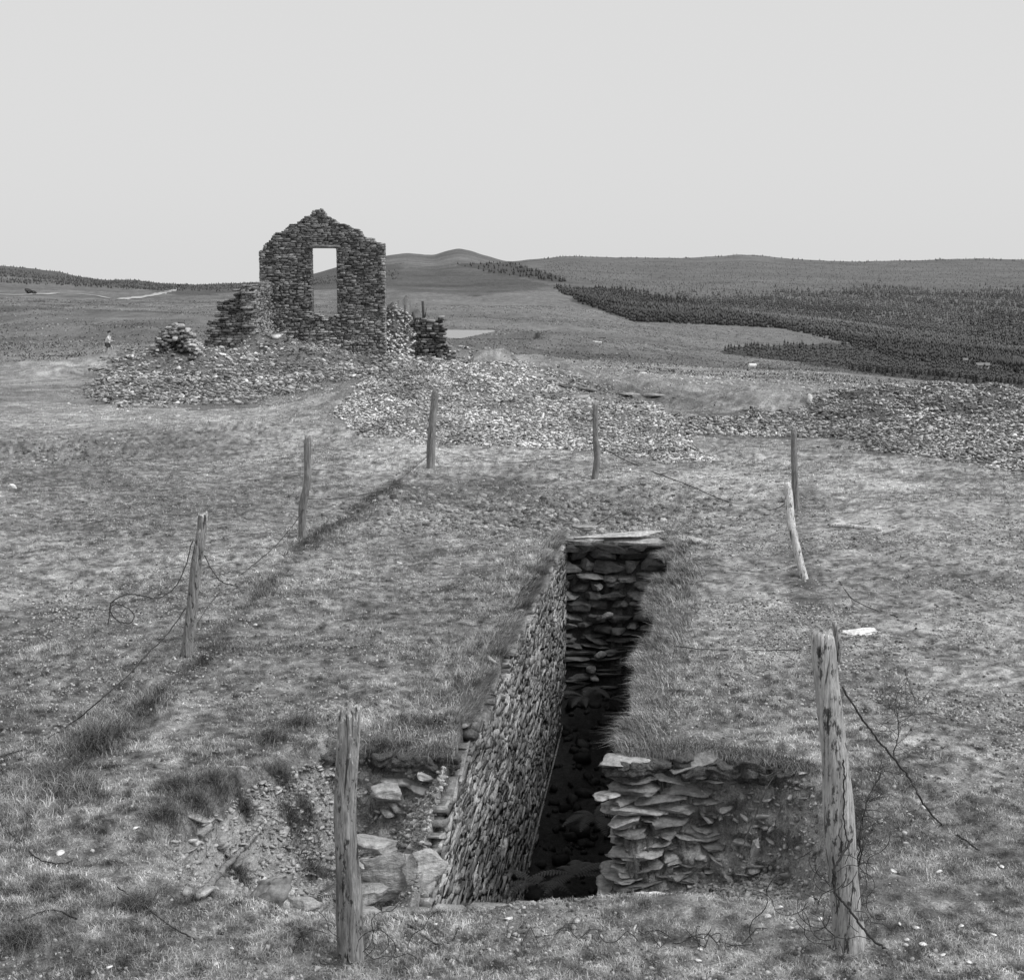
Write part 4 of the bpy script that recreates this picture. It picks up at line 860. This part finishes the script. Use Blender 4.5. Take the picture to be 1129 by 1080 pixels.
tangle(925, 985, y8 - .12, 95, 110, 22, 'tangle of rusty wire netting round the foot of the near right post')
tangle(400, 1045, p1.location.y - .15, 110, 40, 10, 'loose strands of rusty wire netting at the foot of the near left post')
tangle(700, 1035, 6.7, 260, 26, 12, 'scraps of rusty wire netting lying in the grass at the bottom centre', .0022)
wire([(939, 925, y8 - .1), (925, 948, y8 - .16), (918, 965, y8 - .18), (922, 985, y8 - .18), (935, 1000, y8 - .2), (950, 1020, y8 - .2), (962, 1035, y8 - .25), (976, 1045, y8 - .3)], 'thick wire looped across the foot of the near right post', .006)

# ------------------------------------------------------------------ dead shrub behind the near right post
def branchy(root, P, rad, depth, m, name, spread=.5):
    P = smooth_path(P, 4, .008, r); q = len(P); tv, tf = tube(P, [rad * (1 - .75 * i / (q - 1)) for i in range(q)], 5); mesh_obj(name, tv, tf, m, root)
    parts = []
    def grow(p, d, L, rr, k):
        pts = [p]; dd = d.copy()
        for j in range(4): dd = (dd + Vector((r.gauss(0, .3), r.gauss(0, .3), r.gauss(0, .25)))).normalized(); pts.append(pts[-1] + dd * L / 4)
        parts.append(tube(pts, [rr, rr * .85, rr * .7, rr * .55, rr * .4], 4))
        if k > 0:
            for j in range(3): grow(pts[r.randint(1, 4)], (dd + Vector((r.gauss(0, .8), r.gauss(0, .8), r.gauss(.1, .6)))).normalized(), L * .65, rr * .6, k - 1)
    for i in range(1, q): 
        for j in range(2): grow(P[i], Vector((r.gauss(0, .8), r.gauss(0, .8), r.gauss(.3, .6))).normalized(), r.uniform(.08, .2) * spread / .5, rad * .38, depth)
    mesh_obj('twigs', *merge(parts), m, root)
sh = empty('dead_shrub', at(948, 1030)); tag(sh, 'dead twiggy climbing stem, dark and tangled, just right of the near right post', 'shrub')
ol = sh.location
for pts in ([(948, 1035), (945, 985), (948, 940), (952, 900), (962, 870), (975, 850)], [(943, 1030), (938, 990), (946, 945), (950, 905), (958, 880)]):
    branchy(sh, [aty(u, v, y8 + .05 + (1035 - v) * .001) - ol for u, v in pts], .006, 1, M_twig, 'stem', .3)
sh2 = empty('dead_shrub', at(985, 835)); tag(sh2, 'sparse bush of fine dead twigs in the turf behind the near right post', 'shrub'); b_ = sh2.location
branchy(sh2, [Vector((0, 0, 0)), Vector((.02, .0, .12)), Vector((.05, .1, .24)), Vector((.03, .1, .38)), Vector((.1, .1, .5))], .005, 2, M_twig, 'stem', .9)

# ------------------------------------------------------------------ ferns in the pit
def fern(loc, n, L, seed, label):
    rr = random.Random(seed); root = empty('fern', loc); tag(root, label, 'fern')
    for i in range(n):
        a = rr.uniform(0, 6.28); up = rr.uniform(.35, .9); d = Vector((math.cos(a), math.sin(a), up)).normalized(); P = []; p = Vector((0, 0, 0)); l = L * rr.uniform(.7, 1.1)
        for k in range(19): P.append(p.copy()); d = (d + Vector((0, 0, -.07))).normalized(); p = p + d * l / 18
        V = []; Fc = []
        for k in range(1, 19):
            c = P[k]; t = (P[k] - P[k - 1]).normalized(); s = t.cross(Vector((0, 0, 1))).normalized(); w = l * .17 * math.sin(math.pi * min(1, (k + 2) / 20)) * rr.uniform(.75, 1.1) ; 
            for sg in (-1, 1):
                b0 = len(V); tip = c + s * sg * w + t * w * .25 + Vector((0, 0, -w * .25)); hw = l / 18 * .38
                V += [c - t * hw, c + t * hw, c.lerp(tip, .6) + t * hw * .8, tip, c.lerp(tip, .6) - t * hw * .8]; Fc.append([b0 + j for j in range(5)])
        mesh_obj('frond', np.array([v[:] for v in V]), [np.array(Fc)], M_fern, root)
fern(aty(644, 768, 16.6), 8, .42, 1, 'pale fern sprouting at the foot of the far end wall of the pit')
fern(aty(672, 770, 16.4), 6, .34, 2, 'fern half in the light beside the right wall near the far end of the pit')
fern(aty(634, 965, 10.2), 9, .40, 3, 'dark fern low in the near end of the pit')
fern(aty(592, 975, 10.6), 8, .36, 4, 'dark fern against the foot of the long slate wall')
fern(aty(655, 900, 11.6), 8, .4, 5, 'fern in the shadow by the right wall, below the thin jutting slab')
fern(aty(349, 990, 8.4) , 9, .20, 6, 'clump of fern in the dark hole left of the near left post')
# dark clumps on the eroded bank
rq = np.random.default_rng(220)
for i, (u, v, s) in enumerate([(322, 905, .09), (338, 900, .06), (345, 965, .14), (262, 965, .07), (215, 885, .12), (180, 900, .12), (235, 862, .12), (195, 868, .12), (312, 862, .07), (300, 815, .12), (330, 800, .12), (420, 835, .1), (270, 895, .05), (150, 1000, .1), (20, 1040, .12)]):
    p = at(u, v); n = 900; a = rq.uniform(0, 6.28, n); q = np.abs(rq.normal(0, .6, n)) * s; x = p.x + np.cos(a) * q; y = p.y + np.sin(a) * q
    o = blades('tussock', x, y, Z(x, y), rq.uniform(.03, .09, n) * (1 + s * 3), .003 + 0 * x, 1 + 0 * x, .09 * rq.uniform(.5, 1.8, n), 300 + i, 'dark tussock of wiry grass on the broken edge of the bank', cat='tussock')
    del o['kind']; o['group'] = 'dark tussocks on the broken bank'

# coarse moor grass and rushes on the far slopes
x, y, r = turf_xy(190000, 230, 58, 700, .50, 0); z = Zg(x, y); k = fbm(x * .05, y * .03, 97, 4) + r.uniform(-.5, .5, len(x)) > .5 * sst(120, 62, y); x, y, z = x[k], y[k], z[k]; u, v = uv_of(x, y, z)
k = ~(inpoly(u, v, FOREST) | inpoly(x, y, POND)); x, y, z = x[k], y[k], z[k]; n = len(x)
blades('moor_grass', x, y, z, r.uniform(.05, .14, n) * (1 + y / 400), .09 * y / 100 * r.uniform(.6, 1.5, n), 1.3 + 0 * x, hill_tone(x, y, z) * r.uniform(.6, 1.35, n), 231, 'coarse moor grass and rushes on the slopes behind the ruin')
# ------------------------------------------------------------------ conifers
def tree_proto(seed, tiers=4, sides=7, rad=.30):
    r = np.random.default_rng(seed); V = []; Fc = []
    for k in range(tiers):
        z0 = .08 + k * .9 / tiers; z1 = min(1.0, z0 + 1.5 / tiers); R0 = rad * (1 - k / tiers) ** .8; b = len(V)
        for i in range(sides * 2):
            a = math.pi * i / sides + r.uniform(-.15, .15); q = R0 * (1.0 if i % 2 == 0 else .55) * r.uniform(.75, 1.2); V.append((q * math.cos(a), q * math.sin(a), z0 + (.0 if i % 2 == 0 else .06) + r.uniform(-.03, .03)))
        V.append((r.normal(0, .01), r.normal(0, .01), z1)); V.append((0, 0, z0 + .05)); n = sides * 2
        for i in range(n): Fc.append([b + i, b + (i + 1) % n, b + n]); Fc.append([b + (i + 1) % n, b + i, b + n + 1])
    return np.array(V), np.array(Fc)
protos = [tree_proto(s_) for s_ in (1, 2, 3, 4)]; small = [tree_proto(s_, 2, 3, .27) for s_ in (5, 6, 7)]
def pick_vertices(P, n, seed, ymin, ymax, vj=.3):
    r = np.random.default_rng(seed); u, v = uv_of(GX, GY, GZ); sel = (GY > ymin) & (GY < ymax); iy, ix = np.where(sel); pk = r.choice(len(iy), n * 8)
    iy, ix = iy[pk], ix[pk]; x = GX[iy, ix] * (1 + 0 * pk); y = GY[iy, ix]; x = x + r.normal(0, 1, len(x)) * y * .0006; y = y * (1 + r.uniform(-.004, .004, len(y))); z = Zg(x, y); u, v = uv_of(x, y, z)
    k = np.where(inpoly(u + r.normal(0, 1.5, len(u)), v + np.abs(r.normal(0, vj, len(u))) * (v < 350) + 5 * vj / .3 * .1 * fbm(u * .03, u * 0, 7, 3) * (v < 350), P))[0][:n]; return x[k], y[k], z[k]
def forest(name, sets, hfun, m, label):
    parts = []; r = np.random.default_rng(len(label))
    for (x, y, z) in sets:
        h = hfun(y) * r.uniform(.55, 1.25, len(x))
        for q, (pv, pf) in enumerate(small):
            s_ = slice(q, None, 3); n = len(x[s_]); C = np.stack([x[s_], y[s_], z[s_] - .3], 1)
            V = (C[:, None] + pv[None] * (h[s_][:, None, None] * np.array([1, 1, 1.0]))).reshape(-1, 3); parts.append((V, [(pf[None] + (np.arange(n) * len(pv))[:, None, None]).reshape(-1, 3)]))
    V, FS = merge(parts); return tag(mesh_obj(name, V, FS, m), label, 'forest', kind='stuff')
FA = [(610, 318), (680, 320), (760, 333), (800, 345), (935, 372), (1129, 392), (1500, 400), (1500, 415), (1129, 412), (1060, 400), (1000, 398), (925, 376), (860, 362), (780, 358), (700, 355), (650, 338)]
FB = [(740, 330), (830, 328), (1000, 322), (1600, 326), (1600, 402), (1129, 394), (935, 374), (800, 347)]
forest('conifer_forest', [pick_vertices(FA, 15000, 301, 300, 2800, 1.0)], lambda y: np.clip(.0055 * y, 3., 5.0), M_plant, 'dark conifer plantation in a band across the far valley side')
forest('conifer_forest', [pick_vertices(FB, 24000, 311, 300, 2800, 4.0)], lambda y: np.clip(.0045 * y, 2.4, 4.0), M_plant2, 'softer grey green woodland above the dark plantation on the right')
forest('conifer_forest', [pick_vertices([(1050, 352), (1500, 352), (1500, 388), (1100, 386)], 5000, 312, 300, 2800, 1.0)], lambda y: np.clip(.0055 * y, 3., 5.0), M_needles, 'darker block of conifers on the slope at the far right')
forest('conifer_forest', [pick_vertices(FOREST2, 2500, 302, 500, 2900)], lambda y: 5.0 + 0 * y, M_needles, 'dark wood on the shoulder of the distant hill')
UP1 = [(600, 288), (900, 290), (1200, 290), (1600, 290), (1600, 336), (1200, 336), (760, 334), (690, 320), (600, 302)]; UP2 = [(-700, 285), (0, 296), (120, 309), (300, 312), (440, 296), (440, 308), (240, 322), (120, 318), (0, 312), (-700, 312)]
forest('conifer_forest', [pick_vertices(UP1, 9000, 303, 500, 2990)], lambda y: 2.0 + 0 * y, M_needles3, 'young forest on the upper slopes of the right hill')  # needles paled so their colour carries the haze of the far slope
forest('conifer_forest', [pick_vertices(UP2, 6000, 304, 400, 2990)], lambda y: 2.8 + 0 * y, M_needles2, 'young forest along the left skyline')
r = np.random.default_rng(305); us = np.concatenate([r.uniform(-300, 270, 240), r.uniform(590, 1500, 420)]); ys = r.uniform(2860, 2985, len(us)); xs = (us - CU) / 1656 * ys
forest('skyline_trees', [(xs, ys, Zg(xs, ys))], lambda y: 3.6 + 0 * y, M_needles, 'fringe of small trees along the skyline')
x, y, z = pick_vertices(FOREST3, 2600, 306, 110, 900); o_ = np.argsort(y); x, y, z = x[o_], y[o_], z[o_]
yth = 300; forest('young_conifers', [(x[yth:], y[yth:], z[yth:])], lambda y: np.clip(.0050 * y, .8, 3.5), M_needles2, 'young conifer plantation at the edge of the moor on the right')
crown_me = []; trunk_me = None; rr_ = random.Random(77)
for i in range(min(300, len(x))):
    h = float(np.clip(.0050 * y[i], .8, 3.5)) * rr_.uniform(.6, 1.25)
    root = empty('conifer_tree', (x[i], y[i], z[i] - .05), rr_.uniform(0, 6.28)); root.scale = (h, h, h)
    tag(root, 'small young conifer at the near edge of the plantation beyond the moor', 'tree', 'young conifers at the edge of the moor')
    k = i % 4
    if len(crown_me) <= k:
        c_ = mesh_obj('crown', protos[k][0], [protos[k][1]], M_needles2 if k % 2 else M_needles, root); crown_me.append(c_)
    else: c_ = crown_me[k].copy(); S.collection.objects.link(c_); c_.parent = root
    if trunk_me is None: tv, tf = tube([(0, 0, 0), (0, 0, .3)], [.03, .02], 5); trunk_me = mesh_obj('trunk', tv, tf, M_bark, root)
    else: t_ = trunk_me.copy(); S.collection.objects.link(t_); t_.parent = root
# white farm sheds half hidden by the plantation
def shed(u, v, w, d, h, label):
    p = atg(u, v, 150, 1500); root = empty('shed', p); tag(root, label, 'shed'); bm = bmesh.new()
    def mk(name, vs, fs, m): return mesh_obj(name, np.array(vs, float), [np.array(f) for f in fs], m, root)
    a, b = w / 2, d / 2
    mk('wall', [(-a, -b, -1), (a, -b, -1), (a, b, -1), (-a, b, -1), (-a, -b, h), (a, -b, h), (a, b, h), (-a, b, h), (-a, 0, h * 1.45), (a, 0, h * 1.45)], [[[0, 1, 5, 4], [2, 3, 7, 6]], [[1, 2, 6, 9, 5], [3, 0, 4, 8, 7]]], M_white)
    e = .25; mk('roof', [(-a - e, -b - e, h - .1), (a + e, -b - e, h - .1), (a + e, 0, h * 1.45 + .12), (-a - e, 0, h * 1.45 + .12), (a + e, b + e, h - .1), (-a - e, b + e, h - .1)] + [(-a - e, -b - e, h - .02), (a + e, -b - e, h - .02), (a + e, 0, h * 1.45 + .22), (-a - e, 0, h * 1.45 + .22), (a + e, b + e, h - .02), (-a - e, b + e, h - .02)], [[[0, 3, 2, 1], [3, 5, 4, 2], [6, 7, 8, 9], [9, 8, 10, 11], [0, 1, 7, 6], [4, 5, 11, 10]]], M_roof)
    for k in (-.28, .28): mk('window', [(k * w - .3, -b - .03, h * .4), (k * w + .3, -b - .03, h * .4), (k * w + .3, -b - .03, h * .8), (k * w - .3, -b - .03, h * .8)], [[[0, 1, 2, 3]]], M_glass)
    mk('door', [(-.35, -b - .03, 0), (.35, -b - .03, 0), (.35, -b - .03, h * .8), (-.35, -b - .03, h * .8)], [[[0, 1, 2, 3]]], M_roof)
    bm.free(); return root
shed(1067, 400.5, 3.6, 2.4, 1.1, 'left one of two small white sheds among the plantation trees')
shed(1083, 406.5, 3.4, 2.2, 1.0, 'right one of two small white sheds, lower down among the trees')

# ------------------------------------------------------------------ small figures
def skinned(name, pts, edges, radii, m, parent, sub=2, root_i=0):
    me = bpy.data.meshes.new(name); me.from_pydata([Vector(p) for p in pts], edges, []); o = bpy.data.objects.new(name, me); S.collection.objects.link(o)
    if parent: o.parent = parent
    me.materials.append(m); sk = o.modifiers.new('skin', 'SKIN'); 
    for i, v in enumerate(me.skin_vertices[0].data): v.radius = (radii[i], radii[i]) if not hasattr(radii[i], '__len__') else radii[i]; v.use_root = (i == root_i)
    su = o.modifiers.new('sub', 'SUBSURF'); su.levels = sub; su.render_levels = sub
    for p in me.polygons: p.use_smooth = True
    return o
pp = aty(119, 399, 97.0); zgp = float(Z(pp.x, pp.y)); pp.z = zgp
per = empty('person', pp); tag(per, 'person in white shirt and dark shorts stepping onto a boulder left of the ruin', 'person')
J = [(0, 0, .92), (.06, 0, 1.12), (.10, 0, 1.32), (.11, 0, 1.42), (.13, 0, 1.50), (.15, 0, 1.60), (.155, 0, 1.68),
     (.02, -.11, .88), (.10, -.12, .50), (-.16, -.12, .12), (-.17, -.12, .05), (-.02, -.12, .03),
     (.02, .11, .88), (.28, .11, .66), (.26, .11, .34), (.27, .11, .30), (.40, .11, .29),
     (.10, -.19, 1.36), (.18, -.24, 1.10), (.40, -.16, 1.08), (.47, -.14, 1.09),
     (.10, .19, 1.36), (.16, .24, 1.10), (.38, .16, 1.06), (.45, .14, 1.07)]
E = [(0, 1), (1, 2), (2, 3), (3, 4), (4, 5), (5, 6), (0, 7), (7, 8), (8, 9), (9, 10), (10, 11), (0, 12), (12, 13), (13, 14), (14, 15), (15, 16), (2, 17), (17, 18), (18, 19), (19, 20), (2, 21), (21, 22), (22, 23), (23, 24)]
Rr = [.13, .12, .14, .06, .055, .09, .075, .09, .06, .045, .04, .03, .09, .065, .045, .04, .03, .055, .045, .035, .03, .055, .045, .035, .03]
skinned('body', J, E, Rr, M_skin, per)
skinned('shirt', [(0.01, 0, .98), (.06, 0, 1.14), (.10, 0, 1.36), (.10, -.19, 1.36), (.16, -.23, 1.18), (.10, .19, 1.36), (.15, .23, 1.18)], [(0, 1), (1, 2), (2, 3), (3, 4), (2, 5), (5, 6)], [.16, .155, .165, .075, .07, .075, .07], M_shirt, per, 2, 1)
skinned('shorts', [(0, 0, .95), (.02, -.11, .86), (.07, -.12, .60), (.02, .11, .86), (.22, .11, .70)], [(0, 1), (1, 2), (0, 3), (3, 4)], [.15, .115, .095, .115, .095], M_shorts, per)
V, FS = rock((.135, 0, 1.68), (.105, .095, .10), 1300, None, False, 3); mesh_obj('hair', V, FS, M_hair, per)
V, FS = rock((0, 0, 0), (.52, .35, .26), 1301, Euler((0, .1, .2)), False, 8); o = mesh_obj('boulder', V, FS, M_white_stone); o.location = pp + Vector((.50, -.3, .12)); tag(o, 'white boulder at the feet of the person left of the ruin', 'boulder')
def sheep(p, rz, sc, label):
    root = empty('sheep', p, rz); tag(root, label, 'sheep'); root.scale = (sc, sc, sc)
    skinned('body', [(-.42, 0, .62), (-.15, 0, .60), (.2, 0, .60), (.42, 0, .66), (.55, 0, .76)], [(0, 1), (1, 2), (2, 3), (3, 4)], [.17, .25, .24, .19, .11], M_wool, root, 2, 1)
    skinned('head', [(.52, 0, .80), (.64, 0, .80), (.76, 0, .72)], [(0, 1), (1, 2)], [.085, .09, .055], M_face, root, 1, 1)
    for x_, y_ in ((-.34, .12), (-.34, -.12), (.3, .12), (.3, -.12)): tv, tf = tube([(x_, y_, .48), (x_ + (.03 if x_ < 0 else 0), y_, .25), (x_, y_, 0)], [.06, .035, .03], 6); mesh_obj('leg', tv, tf, M_face, root)
    for s_ in (-1, 1): tv, tf = tube([(.60, s_ * .06, .84), (.58, s_ * .16, .83)], [.03, .012], 5); mesh_obj('ear', tv, tf, M_face, root)
sheep(atg(829, 409, 105, 400), 0.2, .62, 'white sheep standing on the far moor before the plantation')
V, FS = rock((0, 0, 0), (.75, .5, .2), 1310, None, False); o = mesh_obj('boulder', V, FS, M_white_stone); o.location = atg(658, 377, 100, 500); tag(o, 'flat white boulder far off on the moor right of the pond', 'boulder')
V, FS = rock((0, 0, 0), (1.1, .5, .25), 1311, Euler((0, -.1, 0)), False); o = mesh_obj('boulder', V, FS, M_twig); o.location = atg(662, 372.5, 100, 600); tag(o, 'low dark boulder just behind the flat white one on the far moor', 'boulder')
V, FS = rock((0, 0, 0), (.06, .05, .11), 1312, None, False); o = mesh_obj('boulder', V, FS, M_white_stone); o.location = at(893, 447, 0) + Vector((0, 0, .15)); tag(o, 'upright white stone on the crest of the dark stone bank at the right', 'stone')
V, FS = rock((0, 0, 0), (.2, .15, .1), 1313, None, False); o = mesh_obj('boulder', V, FS, M_white_stone); o.location = at(708, 412, 0); tag(o, 'white stone on the far moor behind the pale stone tip', 'stone')
# dark bushes beside the pale track
def bush(p, h, seed, label):
    root = empty('bush', p); tag(root, label, 'bush'); r = np.random.default_rng(seed); n = 420; q = r.normal(0, 1, (n, 3)); q /= np.linalg.norm(q, axis=1)[:, None]; q *= (r.uniform(.3, 1, n) ** .5)[:, None]; q = q * np.array([.62, .5, .45]) * h + np.array([0, 0, h * .5])
    q[:, 0] += .2 * h * np.sin(q[:, 2] * 5 / h); sz = np.full(n, h * .075); A, B, D = rotated_axes(n, np.stack([sz, sz * .6, sz * .12], 1), 1.2, r); V, FS = shards(q, A, B, D, seed); mesh_obj('foliage', V, FS, M_needles, root)
    tv, tf = tube([(0, 0, -.2), (.02 * h, 0, h * .25), (0, 0, h * .5)], [h * .05, h * .04, h * .02], 6); mesh_obj('trunk', tv, tf, M_bark, root)
bush(atg(31, 324, 300, 1500), 3.0, 1, 'left and taller of two dark bushes beside the pale track on the left hill'); bush(atg(37, 324.6, 300, 1500), 2.2, 2, 'right and lower of two dark bushes beside the pale track on the left hill'); bush(atg(197, 316, 400, 2900), 4, 3, 'lone dark bush on the saddle of the left skyline above the track')
